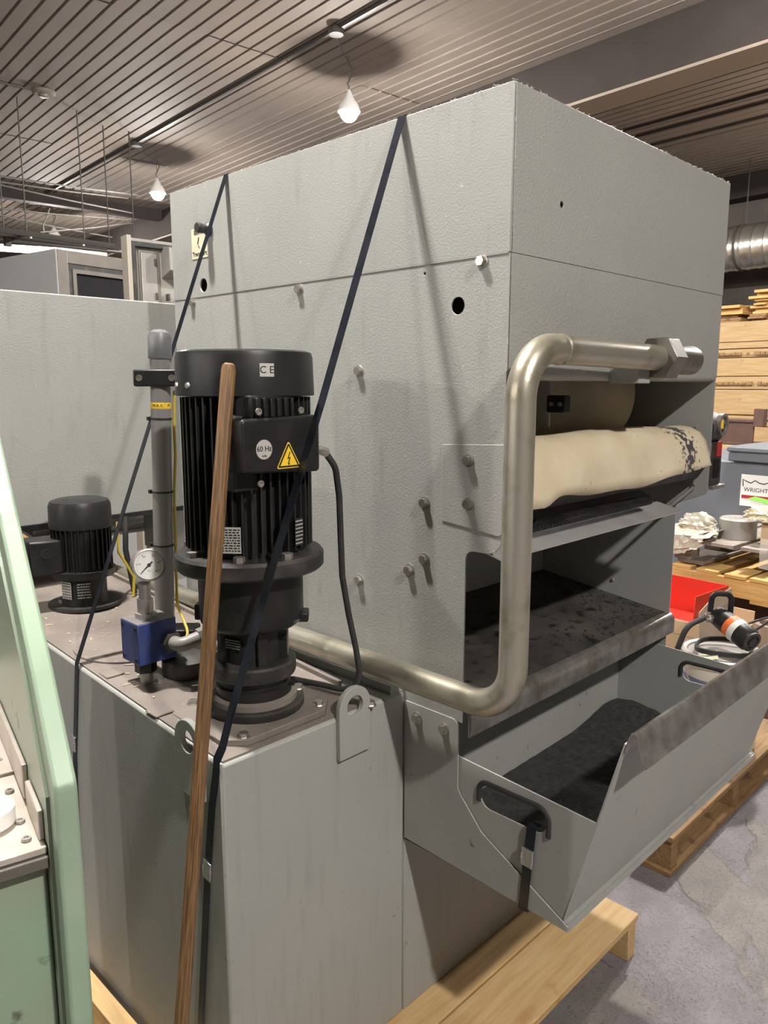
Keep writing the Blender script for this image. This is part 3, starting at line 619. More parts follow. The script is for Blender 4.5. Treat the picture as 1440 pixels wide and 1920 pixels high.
part('far_side_panel', M().plate(round2([(Y0+.001, ZS-.0006), (Y1, ZS-.0006), (Y1, .795), (.885, .795), (.885, 1.13), (Y0+.003, 1.165)], [0, 0, 0, 0, .012, .012]), [], 'x', X1-.003, X1), 'paint_inner', mach, bevel=.0006)
part('rear_panel', M().box(X0+.003, X1-.003, Y1-.004, Y1-.001, .8, ZS), 'paint', mach)
part('inner_back_panel', M().box(X0+.004, X1-.004, 1.30, 1.303, .8, 1.2), 'paint_inner', mach)
part('hanger_bar', M().box(1.40, 1.406, .891, .950, 1.362, ZT-.004), 'paint_inner', mach)
ib = part('inner_bracket', M().box(1.398, 1.42, .852, .897, 1.392, 1.428), 'black_paint', mach, bevel=.003)
for y in (.863, .884): part('bracket_bolt', M().hexn((1.399, y, 1.41), (-1, 0, 0), .005, .005), 'zinc_dull', mach)
part('rear_bin', M().box(.30, 1.50, 2.13, 2.9, 1.071, 1.691), 'paint', mach, bevel=.003, label='wide grey rear housing')
part('rear_bin_rim', M().box(.30, 1.50, 2.127, 2.16, 1.060, 1.0712), 'black_paint', mach)
part('rear_bin_foot', M().box(1.30, 1.42, 2.3, 2.45, zt(2.4)-.01, 1.06), 'paint', mach)
part('seam_bead', M().box(X0-.0014, X0+.001, Y0+.004, Y1-.004, ZS-.0012, ZS+.0004), 'seam_dust', mach)
# access cover with two bolts
ac = part('access_cover', M().prism(round2([(.803, 1.178), (.803, 1.345), (.945, 1.338), (.945, 1.192)], [.008, .002, .004, .004]), 'x', X0-.002, X0+.0003), 'paint', mach, bevel=.0006)
def side_bolt(y, z, parent=mach, x=X0, r=.0105):
    part('bolt', M().lathe([(r*1.15, 0), (r*1.15, .002), (r*.9, .0025)], (x, y, z), 16, (-1, 0, 0)).hexn((x-.002, y, z), (-1, 0, 0), r*.86, .008), 'zinc', parent)
for y, z in ((.859, 1.663), (1.361, 1.657), (1.172, 1.478), (.988, 1.222), (.987, 1.109), (1.028, 1.08), (1.175, 1.033), (1.794, 1.659)): side_bolt(y, z)
side_bolt(.88, 1.312, ac, X0-.002); side_bolt(.878, 1.231, ac, X0-.002)
# key switch sticker
st = part('sticker', M().box(X0-.0022, X0-.001, 1.714, 1.786, 1.765, 1.838), 'sticker', mach, label='cream sticker reading Betrieb and Transport')
text('lettering', 'Betrieb', .016, (X0-.0026, 1.75, 1.828), (0, -1, 0), (0, 0, 1), 'ink', mach)
text('lettering', 'Transport', .016, (X0-.0026, 1.75, 1.776), (0, -1, 0), (0, 0, 1), 'ink', mach)
part('sticker_arrow', M().tube([(X0-.0028, 1.752, 1.816), (X0-.0028, 1.757, 1.80), (X0-.0028, 1.749, 1.79)], .0011, 6), 'ink', mach)
part('knob', M().lathe([(.016, 0), (.016, .006), (.011, .012), (.013, .03), (.011, .036), (0, .037)], (X0-.001, 1.706, 1.829), 18, (-1, 0, 0)), 'black_dusty', mach)
# shelf under the opening
part('drip_shelf', M().strip([(1.30, .876), (.90, .822), (.884, .818), (.876, .81), (.875, .798), (.875, .768)], .003, 'x', X0+.006, X1+.006), 'shelf_metal', mach, ang=50)
part('shelf_lip', M().strip([(.8955, .8228), (.882, .8195), (.8735, .811), (.8725, .798), (.8725, .767)], .002, 'x', X0+.005, X1+.007), 'bare_edge', mach, ang=60)
m = M()
for i in range(260):
    x = min(2.03, X1-.01-abs(random.gauss(0, .18))); y = random.uniform(.90, 1.15); s = random.uniform(.0008, .0034); z = .822+(y-.9)*.135
    if x > 1.14: m.box(-s, s, -s*.7, s*.7, -.001, s*.8, Matrix.Translation((x, y, z)) @ Matrix.Rotation(random.uniform(0, 3), 4, 'Z'))
o = part('sludge_crumbs', m, 'soot', mach); o['kind'] = 'stuff'
for py, pz in ((1.10, 1.03), (1.19, 1.00), (1.0, 1.06), (1.245, .90), (1.06, .885)):
    part('rivet', M().lathe([(.006, 0), (.004, .004), (0, .005)], (X1-.003, py, pz), 10, (-1, 0, 0)), 'zinc_dull', mach)
for y, z in ((.84, 1.185), (.845, 1.172), (.845, 1.335)):
    part('rivet', M().lathe([(.006, 0), (.005, .005), (0, .006)], (X1-.003, y, z), 10, (-1, 0, 0)), 'zinc', mach)
part('deflector_plate', M().strip([(.806, 1.133), (.885, 1.152), (.95, 1.19)], .0025, 'x', X0+.004, 1.90), 'plate_bright', mach)
part('support_rod', M().cyl((1.90, .845, 1.14), (X1-.003, .842, 1.178), .005, 10), 'zinc_dull', mach)
part('trough', M().strip([(.812, 1.235), (.83, 1.207), (.90, 1.195), (1.1, 1.195)], .003, 'x', X0+.004, X1-.004), 'black_paint', mach)
m = M(); hp = []
for k in range(72*8+1):
    a = 2*PI*k/8; hp.append((1.14+.62*k/(72*8), .832+.011*math.cos(a), 1.176+.011*math.sin(a)))
part('coil_spring', m.tube(hp, .0022, 5), 'black_paint', mach)
part('front_roller', M().cyl((X0+.01, .87, 1.285), (X1-.01, .87, 1.285), .055, 28), 'black_paint', mach)
# supply pipe round the corner
PR = .0255
pp = rounded([(1.062, 2.44, .880), (1.062, .730, .882), (1.062, .730, 1.511), (1.56, .722, 1.503)], [.085, .085], 12)
pipe = part('supply_pipe', M().tube(pp, PR, 28), 'pipe_steel', mach, ang=60, label='bent steel supply pipe')
part('union_nut', M().hexn((1.525, .7225, 1.5035), (1, -.016, -.016), .046, .05).lathe([(.04, .05), (.038, .056), (.03, .058)], (1.525, .7225, 1.5035), 24, (1, -.016, -.016)), 'nut_steel', pipe, bevel=.002)
part('stub', M().lathe([(.031, 0), (.031, .105), (.028, .107), (.026, .107), (.026, .07), (0, .07)], (1.575, .7215, 1.5028), 28, (1, -.016, -.016)), 'nut_steel', pipe)
part('weld_seam', M().lathe([(.0257, -.003), (.0272, 0), (.0257, .003)], (1.17, .7285, 1.5095), 28, (1, -.016, -.016)), 'pipe_steel', pipe)
part('pipe_bracket', M().box(1.48, 1.53, .735, .802, 1.452, 1.49), 'paint', pipe, bevel=.002)
# cradle for the sludge bin
CY = round2([(1.036, .80), (.892, .80), (.892, .654), (.831, .588), (.652, .497), (.634, .488), (.634, .478), (1.036, .488)], [0, .018, .03, .02, 0, 0, 0, 0])
part('cradle_side', M().prism(CY, 'x', X0-.004, X0-.001), 'bin_paint', mach, bevel=.0006)
part('cradle_side', M().prism(CY, 'x', X1+.001, X1+.004), 'bin_paint', mach, bevel=.0006)
part('cradle_floor', M().prism([(.634, .478), (1.036, .478), (1.036, .482), (.650, .482), (.638, .488), (.634, .488)], 'x', X0-.0005, X1+.0005), 'bin_paint', mach)
for y in (1.0, .929): side_bolt(y, .772, mach, X0-.004)
# gear motor on the far side
gm = part('drive_motor', M().cyl((X1, .84, 1.335), (X1+.07, .84, 1.335), .046, 24).box(X1, X1+.072, .80, .88, 1.185, 1.30), 'black_dusty', mach, bevel=.004)
part('motor_eye', M().lathe([(.030, 0), (.030, .012), (.023, .012), (.023, .004), (0, .004)], (X1+.042, .80, 1.345), 24, (0, -1, 0)), 'zinc_dull', gm)
part('yellow_label', M().box(X1+.032, X1+.052, .794, .7972, 1.335, 1.358), 'yellow', gm)
part('red_label', M().box(X1+.028, X1+.058, .796, .7995, 1.262, 1.300), 'red_plate', gm)
for k in range(4): part('motor_rib', M().box(X1+.016+.009*k, X1+.020+.009*k, .796, .8005, 1.205, 1.255), 'black_paint', gm)
part('motor_bracket', M().box(X1, X1+.08, .79, .90, 1.176, 1.1852), 'zinc_dull', gm)

# filter fleece roll and the sheet drawn over the front roller
RC = Vector((0, 1.14, 1.425)); 
ro = thing('fleece_roll', 'roll of cream filter fleece inside the machine opening', 'roll', (1.58, RC.y, RC.z-.155))
part('wound_fleece', M().lathe([(.04, .0), (.150, .0), (.153, .004), (.153, .751), (.150, .755), (.04, .755)], (1.22, RC.y, RC.z), 48, (1, 0, 0)), 'fabric', ro)
part('core_rod', M().cyl((X0+.004, RC.y, RC.z), (X1-.004, RC.y, RC.z), .025, 14), 'zinc_dull', ro)
m = M(); rows = []; NX = 46
base_prof = [(1.14, 1.268), (1.05, 1.300), (.96, 1.325), (.90, 1.3415), (.87, 1.3435), (.845, 1.340), (.82, 1.328), (.805, 1.308), (.797, 1.28), (.792, 1.25), (.788, 1.225)]
for i in range(NX+1):
    u = i/NX; x = 1.128+u*(2.0-1.128); row = []
    for j, (y, z) in enumerate(base_prof):
        f = j/(len(base_prof)-1); wv = .004*math.sin(u*9+j*.7)+.003*math.sin(u*23+j)
        zz = z+wv*f+(.006*math.sin(u*PI) if j < 7 else 0)+.006*f*math.exp(-((u-.12)/.04)**2)*-2
        yy = y-wv*f*.8-.006*f*math.exp(-((u-.10)/.05)**2)+.004*math.sin(u*5)*f
        if j == len(base_prof)-1: zz += .006*math.sin(u*7+.5)-.010*math.exp(-((u-.02)/.08)**2)+.012*u
        row.append(m.bm.verts.new((x, yy, zz)))
    rows.append(row)
for a, b in zip(rows, rows[1:]):
    for j in range(len(base_prof)-1): m.bm.faces.new((a[j], a[j+1], b[j+1], b[j]))
fl = solo('fleece_sheet', m, 'fabric_stained', 'cream filter fleece sheet draped over the front roller with black smears', 'fabric', ang=180)
so = fl.modifiers.new('thick', 'SOLIDIFY'); so.thickness = .0015; so.offset = 1

# ================================================================== SLUDGE BIN in the cradle
bin_ = thing('sludge_bin', 'grey sheet steel sludge bin with rolled rim and handle slots', 'bin', (1.58, .82, .484))
XA, XB = X0+.0005, X1-.0005; TH = .003
def side_poly(): return [(1.03, .49), (1.03, .745), (.96, .727), (.592, .708), (.6485, .49)]
for xa, nm in ((XA, 'side_wall'), (XB-TH, 'side_wall')):
    sw = part(nm, M().plate(side_poly(), [stadium(.688, .838, .640, .690)], 'x', xa, xa+TH), 'bin_paint', bin_, bevel=.0005)
    xm = xa+TH/2
    eg = rounded([(xm, .842, .650), (xm, .842, .693), (xm, .684, .693), (xm, .684, .640)], .024, 6)
    part('slot_edging', M().tube(eg, .0058, 10), 'rubber', sw)
part('floor_plate', M().box(XA+TH, XB-TH, .648, 1.03, .486, .489), 'bin_paint', bin_)
part('back_wall', M().box(XA+TH, XB-TH, 1.027, 1.03, .489, .765), 'bin_paint', bin_)
part('front_wall', M().strip([(.648, .487), (.5455, .868)], -.003, 'x', XA, XB), 'bin_paint', bin_)
part('rolled_rim', M().strip([(.5485, .852), (.5415, .880), (.538, .889), (.531, .891), (.526, .886), (.522, .872), (.513, .846), (.507, .838)], .0025, 'x', XA-.001, XB+.001), 'bare_edge', bin_, ang=60)
part('front_ledge', M().box(XA, XB, .6385, .650, .4882, .4905), 'bin_paint', bin_)
m = M(); NX, NY = 40, 16; g = []
rn = random.Random(3)
for i in range(NX+1):
    r_ = []
    for j in range(NY+1):
        u, v = i/NX, j/NY; h = .497+.028*math.exp(-((u-.93)/.12)**2-((v-.93)/.35)**2)+.010*rn.random()*(1 if 0 < j < NY else .2)+.012*u
        yl = .652-(h-.49)*.27+.004; r_.append(m.bm.verts.new((XA+.005+u*(XB-XA-.010), yl+v*(1.025-yl), h)))
    g.append(r_)
for i in range(NX):
    for j in range(NY): m.bm.faces.new((g[i][j], g[i+1][j], g[i+1][j+1], g[i][j+1]))
solo('sludge', m, 'soot', 'black gritty sludge layer on the floor of the grey bin', 'sludge', kind='stuff', ang=60)

# ================================================================== STRAPS
def strap(label, pts, w, wd, clip=None, cdir=(0, 0, 1), cn=(-1, 0, 0)):
    t = thing('packing_strap', label, 'strap', pts[-1])
    part('band', M().band(pts, w, .0012, wd), 'strap_black', t)
    if clip:
        c = Vector(clip); a = Vector(cdir).normalized(); n = Vector(cn).normalized(); b = a.cross(n)
        mx = Matrix(((b.x, a.x, n.x, c.x), (b.y, a.y, n.y, c.y), (b.z, a.z, n.z, c.z), (0, 0, 0, 1)))
        part('seal', M().box(-w*.62, w*.62, -.018, .018, -.0012, .0026, mx).box(-w*.66, -w*.5, -.006, .006, -.0012, .0034, mx).box(w*.5, w*.66, -.006, .006, -.0012, .0034, mx), 'clip_steel', t, bevel=.0008, label='shiny crimped steel seal')
    return t
xs = XL-.0022
strap('black packing strap from machine top past the standpipe to tank edge', [(X1+.001, 1.60, 1.90), (X1+.001, 1.60, ZT+.0015), (X0-.002, 1.626, ZT+.0015), (X0-.0035, 1.6255, ZT-.004), (xs-.001, 1.578, zt(1.578)+.003), (xs, 1.585, zt(1.58)-.02), (xs, 1.626, .625), (xs, 1.65, .30), (xs, 1.66, .07)], .016, (0, 1, 0), (xs-.0012, 1.6235, .66), (0, -.09, 1))
strap('black packing strap crossing in front of the big pump motor', [(X1+.001, 1.03, 1.90), (X1+.001, 1.03, ZT+.0015), (X0-.002, 1.052, ZT+.0015), (X0-.0035, 1.052, ZT-.004), (.890, 1.0258, 1.420), (.882, 1.0255, 1.402), (.837, 1.0255, 1.294), (.776, 1.0255, 1.147), (.684, 1.031, .905), (.672, 1.038, .852), (XL-.003, 1.0475, .826), (xs, 1.050, .808), (xs, 1.068, .735), (xs, 1.092, .59), (xs, 1.136, .265), (xs, 1.16, .07)], .019, (0, 1, 0), (xs-.0012, 1.089, .605), (0, -.12, 1))
strap('short black strap tied through the handle slot of the sludge bin', [(X0+.02, .715, .648), (X0+.004, .716, .650), (X0-.004, .716, .650), (X0-.0058, .7165, .645), (X0-.0058, .722, .58), (X0-.0058, .729, .485), (X0-.005, .729, .4745), (X0+.02, .74, .4740), (1.5, .9, .4740)], .020, (0, 1, .06), (X0-.0072, .7225, .587), (0, -.06, 1))

# wooden handle leaning on the motor
p0, p1 = Vector((.7358, 1.0768, 1.485)), Vector((.564, 1.024, .405)); d = (p1-p0).normalized(); pe = p0+d*((p0.z-FLOOR-.004)/-d.z)
ln = (pe-p0).length; sr = [(0, 0), (.007, .001), (.0105, .004), (.0122, .012), (.0122, ln*.3), (.0118, ln*.6), (.0121, ln-.002), (0, ln)]
st = solo('broom_handle', M().lathe(sr, (0, 0, 0), 18), 'wood_stick', 'worn brown wooden broom handle leaning against the big motor', 'stick')
st.matrix_world = Matrix.Translation(p0) @ d.to_track_quat('Z', 'Y').to_matrix().to_4x4()

# ================================================================== GREEN MACHINE close on the left
P0 = Vector((.331, .805, 0)); gv = Vector((.208, .978, 0)).normalized(); gn = Vector((.978, -.208, 0)).normalized()
gm_ = Matrix(((gv.x, gn.x, 0, P0.x), (gv.y, gn.y, 0, P0.y), (0, 0, 1, 0), (0, 0, 0, 1)))   # local x along the wall, y outwards (right)
gr = thing('green_machine', 'pale green painted machine frame with bolted steel covers at its inner side', 'machine', (P0.x, P0.y, FLOOR))
GW = [(0, FLOOR), (0, 1.010), (.10, 1.115), (.40, 1.38), (.50, 1.42), (.75, 1.42), (.75, FLOOR)]
def gp_(pts, lo, hi): return M().prism(pts, 'y', lo, hi, gm_)
part('frame_plate', gp_(round2(GW, [0, .02, .05, .05, .05, 0, 0]), -.025, 0), 'green', gr, bevel=.004)
part('inner_plate', gp_([(.035, FLOOR), (.035, .985), (.13, 1.09), (.42, 1.34), (.50, 1.38), (.74, 1.38), (.74, FLOOR)], -.029, -.0245), 'green_in', gr)
GZ = .92
part('cover_plate', M().box(.045, .25, -.40, -.030, GZ-.01, GZ, gm_), 'steel_cover', gr, bevel=.002)
part('cover_plate', M().box(.254, .74, -.40, -.030, GZ-.007, GZ+.003, gm_), 'steel_cover', gr, bevel=.002)
part('cover_edge', M().box(.040, .74, -.41, -.0295, GZ-.026, GZ-.0105, gm_), 'steel_frame', gr, bevel=.002)
part('retaining_strip', M().box(.06, .145, -.036, -.0295, GZ, GZ+.038, gm_), 'steel_cover', gr, bevel=.0015)
part('retaining_strip', M().box(.165, .70, -.036, -.0295, GZ+.003, GZ+.05, gm_), 'steel_cover', gr, bevel=.0015)
for x in (.07, .115, .20, .30): part('cover_screw', M().lathe([(.006, 0), (.0055, .003), (.003, .003), (.003, .0015), (0, .0015)], gm_ @ Vector((x, -.048, GZ+.001)), 12), 'zinc_dull', gr)
rgc = atZ(-22, 1548, GZ); part('sight_ring', M().lathe([(.028, 0), (.031, .003), (.031, .022), (.026, .025), (.024, .008), (0, .008)], (rgc.x, rgc.y, GZ), 32), 'white_print', gr)
part('base_block', M().box(.06, .74, -.5, -.0295, FLOOR, GZ-.027, gm_), 'green_in', gr, bevel=.003)

# ================================================================== PALLETS
def pallet(name, label, x0, x1, y0, y1, z0, decks, strs, top, mtd, mts, th=.02, sh=.105, rz=0, cen=None, along='x', bottom=True, group=None):
    """deck boards run along x (or y); stringers cross them; boards and stringers are single pieces"""
    cen = Vector(cen) if cen else Vector(((x0+x1)/2, (y0+y1)/2, z0)); t = thing(name, label, 'pallet', cen, rz, group)
    def B(nm, xa, xb, ya, yb, za, zb_, mt): part(nm, M().box(xa-cen.x, xb-cen.x, ya-cen.y, yb-cen.y, za-cen.z, zb_-cen.z), mt, t, local=True, bevel=.0018, seg=1)
    zs = z0+(th if bottom else 0)
    for a, b in decks:
        if along == 'x': B('deck_board', x0+random.uniform(0, .006), x1-random.uniform(0, .006), a, b, zs+sh, zs+sh+th, mtd)
        else: B('deck_board', a, b, y0+random.uniform(0, .006), y1-random.uniform(0, .006), zs+sh, zs+sh+th, mtd)
    for a, b in strs:
        if along == 'x': B('stringer', a, b, y0+.006, y1-.006, zs, zs+sh, mts)
        else: B('stringer', x0+.006, x1-.006, a, b, zs, zs+sh, mts)
    if bottom:
        for a, b in (decks[0], decks[len(decks)//2], decks[-1]):
            if along == 'x': B('bottom_board', x0, x1, a, b, z0, z0+th, mts)
            else: B('bottom_board', a, b, y0, y1, z0, z0+th, mts)
    return t
dk = [(.811, .957), (.962, 1.13)]+[(1.16+.19*k, 1.30+.19*k) for k in range(7)]
pal = pallet('wooden_pallet', 'new yellow pine pallet under the grey coolant tank', .56, 1.795, .811, 2.44, FLOOR, dk, [(.56, .60), (1.13, 1.17), (1.755, 1.795)], 0, 'wood_pine', 'wood_pine_y', .02, .105, bottom=False)
for x in (1.74,): pass
solo('timber_skid', M().box(.615, .655, 1.08, 2.44, .0605, .118), 'wood_pine_y', 'long pine batten lying beside the tank on the pallet', 'batten', (.635, 1.7, .06), bevel=.002)
pallet('wooden_pallet', 'worn dark brown pallet on the floor under the pail', 2.175, 3.30, .89, 1.90, FLOOR, [(.89+.145*k, 1.0+.145*k) for k in range(7)], [(2.19, 2.235), (2.70, 2.745), (3.24, 3.285)], 0, 'wood_old', 'wood_old', .018, .095)

# ================================================================== PAIL with drum pump (on the worn pallet)
pz = FLOOR+.131+.001; pc = Vector((2.955, 1.06, pz)); PRD = .145
pail = thing('pail', 'dirty white pail with paper labels standing on the worn pallet', 'pail', pc)
part('shell', M().lathe([(0, 0), (PRD*.9, 0), (PRD*.92, .004), (PRD, .33), (PRD+.008, .332), (PRD+.008, .35), (PRD, .352)], pc, 40), 'pail', pail)
part('lid', M().lathe([(PRD+.004, .35), (PRD+.010, .352), (PRD+.010, .366), (PRD, .37), (PRD-.012, .366), (PRD-.016, .36), (0, .36)], pc, 40), 'casting', pail)
part('print_band', M().lathe([(PRD*.945, .12), (PRD*.948, .12), (PRD*.992, .28), (PRD*.985, .28)], pc, 40), 'pail_blue', pail)
dl = (-FWD+RGT*.25).normalized(); 
part('paper_label', M().box(-.05, .05, -.07, .07, 0, .001, Matrix.Translation(pc+dl*(PRD+.002)+UPZ*.22) @ (UPZ.cross(dl).to_track_quat('X', 'Z').to_matrix().to_4x4()) @ Matrix.Rotation(PI/2, 4, 'X')), 'white_print', pail)
part('paper_tag', M().box(-.05, .05, -.035, .035, 0, .0015, Matrix.Translation(pc+UPZ*.3715-FWD*.07-RGT*.09) @ Matrix.Rotation(.4, 4, 'Z') @ Matrix.Rotation(-.25, 4, 'X')), 'sticker', pail)
part('bail_handle', M().tube([pc+RGT*(PRD+.01)+UPZ*.33]+[pc+RGT*(PRD+.012)*math.cos(a)-FWD*(PRD+.02)*math.sin(a)+UPZ*(.33-.2*math.sin(a)) for a in [PI*k/10 for k in range(1, 10)]]+[pc-RGT*(PRD+.01)+UPZ*.33], .003, 6), 'zinc_dull', pail)
# black hand pump motor lying on top
tm = thing('drum_pump', 'black handheld drum pump motor with orange label lying on the pail', 'pump', pc+UPZ*.37)
ma = (FWD*-.88+RGT*.36+UPZ*-.30).normalized(); mo = pc+UPZ*.456+RGT*.035
part('motor_body', M().lathe([(.02, -.10), (.038, -.095), (.042, -.05), (.044, .0), (.046, .03), (.046, .075), (.040, .085), (.0, .086)], mo, 28, ma), 'black_plastic', tm)
part('label_band', M().lathe([(.0445, .005), (.0472, .006), (.0472, .032), (.0455, .033)], mo, 28, ma), 'white_print', tm)
part('orange_band', M().lathe([(.0438, -.022), (.0452, -.021), (.0462, .003), (.0445, .004)], mo, 28, ma), 'orange', tm)
part('fan_grille', M().lathe([(.040, .084), (.040, .092), (.028, .093), (.028, .088), (.018, .088), (.018, .094), (0, .095)], mo, 24, ma), 'black_dusty', tm)
hs = mo-ma*.085+UPZ*.02; part('handle', M().tube(rounded([hs-RGT*.035, hs-RGT*.03+UPZ*.075, hs+RGT*.045+UPZ*.07, hs+RGT*.045-UPZ*.02], .025, 5), .011, 10), 'black_plastic', tm)
part('hose_coupling', M().cyl(mo-ma*.07-RGT*.02, mo-ma*.06-RGT*.075+UPZ*.01, .014, 12).hexn(mo-ma*.065-RGT*.05+UPZ*.005, RGT*-1, .018, .018), 'zinc', tm)
hh = [mo-ma*.06-RGT*.07+UPZ*.01, mo-RGT*.185+UPZ*.01, pc-RGT*(PRD+.042)+UPZ*.35, pc-RGT*(PRD+.036)-FWD*.02+UPZ*.22, pc-RGT*(PRD-.01)-FWD*.09+UPZ*.10, pc-RGT*.08-FWD*.16+UPZ*.01]
solo('black_hose', M().tube(rounded(hh, .06, 4), .011, 10), 'rubber', 'thick black hose arching from the drum pump down the pail side', 'hose', pc+UPZ*.3)
lp = [pc+UPZ*.376+RGT*(.11*math.cos(a)+.012*math.sin(3*a))+FWD*(.10*math.sin(a)) + UPZ*(.006*(k//24)+.004*math.sin(2*a)) for k, a in enumerate([2*PI*i/24 for i in range(70)])]
solo('coiled_cord', M().tube(lp, .0045, 7), 'rubber', 'black electric cord coiled on the lid of the pail', 'cord', pc+UPZ*.37)
lp2 = [mo+ma*.0+UPZ*.02+RGT*.05+RGT*.11*math.sin(a)*.9+UPZ*.05*math.sin(a)+(FWD*.02-UPZ*.06)*(a/PI) for a in [PI*k/12 for k in range(13)]]
solo('loose_cord_loop', M().tube(lp2, .0045, 7), 'rubber', 'loose loop of black cord beside the drum pump motor', 'cord', pc+UPZ*.38)

# ================================================================== RIGHT-HAND BACKGROUND
def bpt(px, py, b2): p = atB2(px, py, b2); return p
def bcoord(p): return (p.dot(B2), p.dot(B1), p.z)
def bthing(name, label, cat, b2, b1, z, group=None): return thing(name, label, cat, bw(b2, b1, z), BROT, group)
def bpart(name, t, b2a, b2b, b1a, b1b, z0, z1, mt, bevel=.002, label=None):
    return part(name, bx(b2a, b2b, b1a, b1b, z0, z1), mt, t, bevel=bevel, seg=1, label=label)
# --- pail neighbours: crate with red tray, cardboard, rings  (about b2 = 3.3)
def zat(py, b2, px=1350): return atB2(px, py, b2).z
def b1at(px, b2, py=1100): return atB2(px, py, b2).dot(B1)
q = 3.55
# low yellow shelf box
t = bthing('cardboard_tray', 'open cardboard tray holding the red plastic box', 'box', q+.15, 1.5, FLOOR)
zc = zat(1190, q); L0, L1 = b1at(1235, q), b1at(1330, q); L0, L1 = min(L0, L1), max(L0, L1)
bpart('base', t, q, q+.42, L0-.05, L1+.25, FLOOR, zc-.04, 'card')
bpart('front_wall', t, q-.004, q+.004, L0-.05, L1+.25, zc-.05, zc+.022, 'card', .001)
bpart('back_wall', t, q+.41, q+.418, L0-.05, L1+.25, zc-.05, zc+.03, 'card', .001)
bpart('label', t, q-.008, q-.0035, L0+.04, L1+.1, FLOOR+.06, FLOOR+.2, 'wood_yellow', 0)
r0 = bthing('red_tray', 'bright red plastic storage tray in front of the pallet stack', 'tray', q+.2, 1.5, zc-.04)
za, zb2 = zc-.038, zat(1122, q+.1)
L0 += .08
bpart('floor', r0, q+.03, q+.38, L0+.0, L1+.18, za, za+.006, 'red')
bpart('front_wall', r0, q+.03, q+.036, L0, L1+.18, za, za+.05, 'red', .001)
bpart('back_wall', r0, q+.374, q+.38, L0, L1+.18, za, zb2, 'red', .001)
bpart('end_wall', r0, q+.03, q+.38, L0, L0+.006, za, zb2, 'red', .001); bpart('end_wall', r0, q+.03, q+.38, L1+.174, L1+.18, za, zb2, 'red', .001)
bpart('rim', r0, q+.02, q+.04, L0, L1+.18, za+.045, za+.058, 'red', .003)
p = atF(1345, 1150, 3.35)
cf = thing('cardboard_flap', 'upright scrap of grey brown cardboard behind the pail', 'cardboard', p)
cm = Matrix.Translation(p) @ Matrix.Rotation(YAWR-PI/2+.35, 4, 'Z') @ Matrix.Rotation(-.12, 4, 'X')
part('sheet', M().prism([(-.10, -.45), (.085, -.45), (.085, .108), (.04, .092), (-.03, .066), (-.10, .012)], 'y', 0, .006, cm), 'card_old', cf)
part('fold', M().prism([(-.075, .0), (.08, .045), (.08, .052), (-.075, .008)], 'y', -.004, .001, cm), 'card_old', cf)
p = atF(1400, 1150, 3.35)
for k, (dx, dy, sx, sy, sz, mt, lb) in enumerate(((.07, .24, .10, .08, .26, 'card', 'tan cardboard carton with printed side by the cardboard scrap'), (.25, .22, .10, .1, .24, 'red_plate', 'dark red carton beside the tan cardboard carton'))):
    c = Vector(((3.612, 1.283, 0), (3.845, 1.14, 0))[k]); mx = Matrix.Translation((c.x, c.y, FLOOR)) @ Matrix.Rotation(YAWR-PI/2-.3, 4, 'Z')
    t = thing('carton', lb, 'box', (c.x, c.y, FLOOR)); part('body', M().box(-sx/2, sx/2, -sy/2, sy/2, 0, sz, mx), mt, t, bevel=.003)
    part('flap', M().box(-sx/2, sx/2, -.003, .003, 0, .06, mx @ Matrix.Translation((0, -sy/2, sz)) @ Matrix.Rotation(.7, 4, 'X')), mt, t)
    part('print_patch', M().box(-sx*.3, sx*.35, -sy/2-.001, -sy/2+.001, sz*.5, sz*.75, mx), 'white_print', t)
rc = atZ(1436, 1290, FLOOR+.132); rc.z = FLOOR
t = thing('pipe_ring', 'short thick brown pipe section standing behind the bin rim', 'pipe', (rc.x, rc.y, rc.z))
rh = .442
part('shell', M().lathe([(.05, 0), (.072, 0), (.074, .004), (.074, rh-.004), (.072, rh), (.05, rh), (.048, rh-.01), (.048, .01), (.05, 0)], rc, 30), 'cyl_brown', t)
part('lime_sticker', M().lathe([(.0742, rh*.55), (.0748, rh*.55), (.0748, rh*.70), (.0742, rh*.70)], rc, 30), 'lime', t)

# --- stack of pallets with wrapped castings (about b2 = 4.0)
q = 4.05; DP = .86; ya = b1at(1262, q+.1, 1085); yb = ya-1.25; ya, yb = min(ya, yb), max(ya, yb)
def bpallet(label, b2a, b2b, b1a, b1b, z0, mt, nb=8, h=.14, blocks=False):
    t = bthing('stacked_pallet', label, 'pallet', (b2a+b2b)/2, (b1a+b1b)/2, z0); step = (b1b-b1a)/nb
    for k in range(nb): bpart('deck_board', t, b2a+random.uniform(-.01, .01), b2b, b1a+k*step+.008, b1a+(k+1)*step-random.uniform(.012, .035), z0+h-.02, z0+h, mt, .002)
    if blocks:
        for c in (b2a, (b2a+b2b)/2-.05, b2b-.10):
            for e in (b1a, (b1a+b1b)/2-.05, b1b-.10): bpart('block', t, c, c+.10, e, e+.10, z0+.02, z0+h-.02, mt, .003)
    else:
      for c in (b2a+.0, (b2a+b2b)/2-.02, b2b-.045): bpart('stringer', t, c, c+.042, b1a, b1b, z0+.02, z0+h-.02, mt, .002)
    for k in (0, nb//2, nb-1): bpart('bottom_board', t, b2a, b2b, b1a+k*step, b1a+(k+1)*step-.02, z0, z0+.02, mt, .002)
    return t
z_y = zat(1072, q); z_g = zat(1012, q)
bpallet('dark weathered pallet at the bottom of the pallet stack', q+.12, q+DP, ya-.1, yb+.05, FLOOR, 'wood_grey')
t = bthing('dark_crate', 'low dark crate between the stacked pallets', 'crate', q+.6, (ya+yb)/2, FLOOR+.14)
bpart('body', t, q+.22, q+DP-.04, ya, yb-.05, FLOOR+.14, z_y-.145, 'brown_beam', .004)
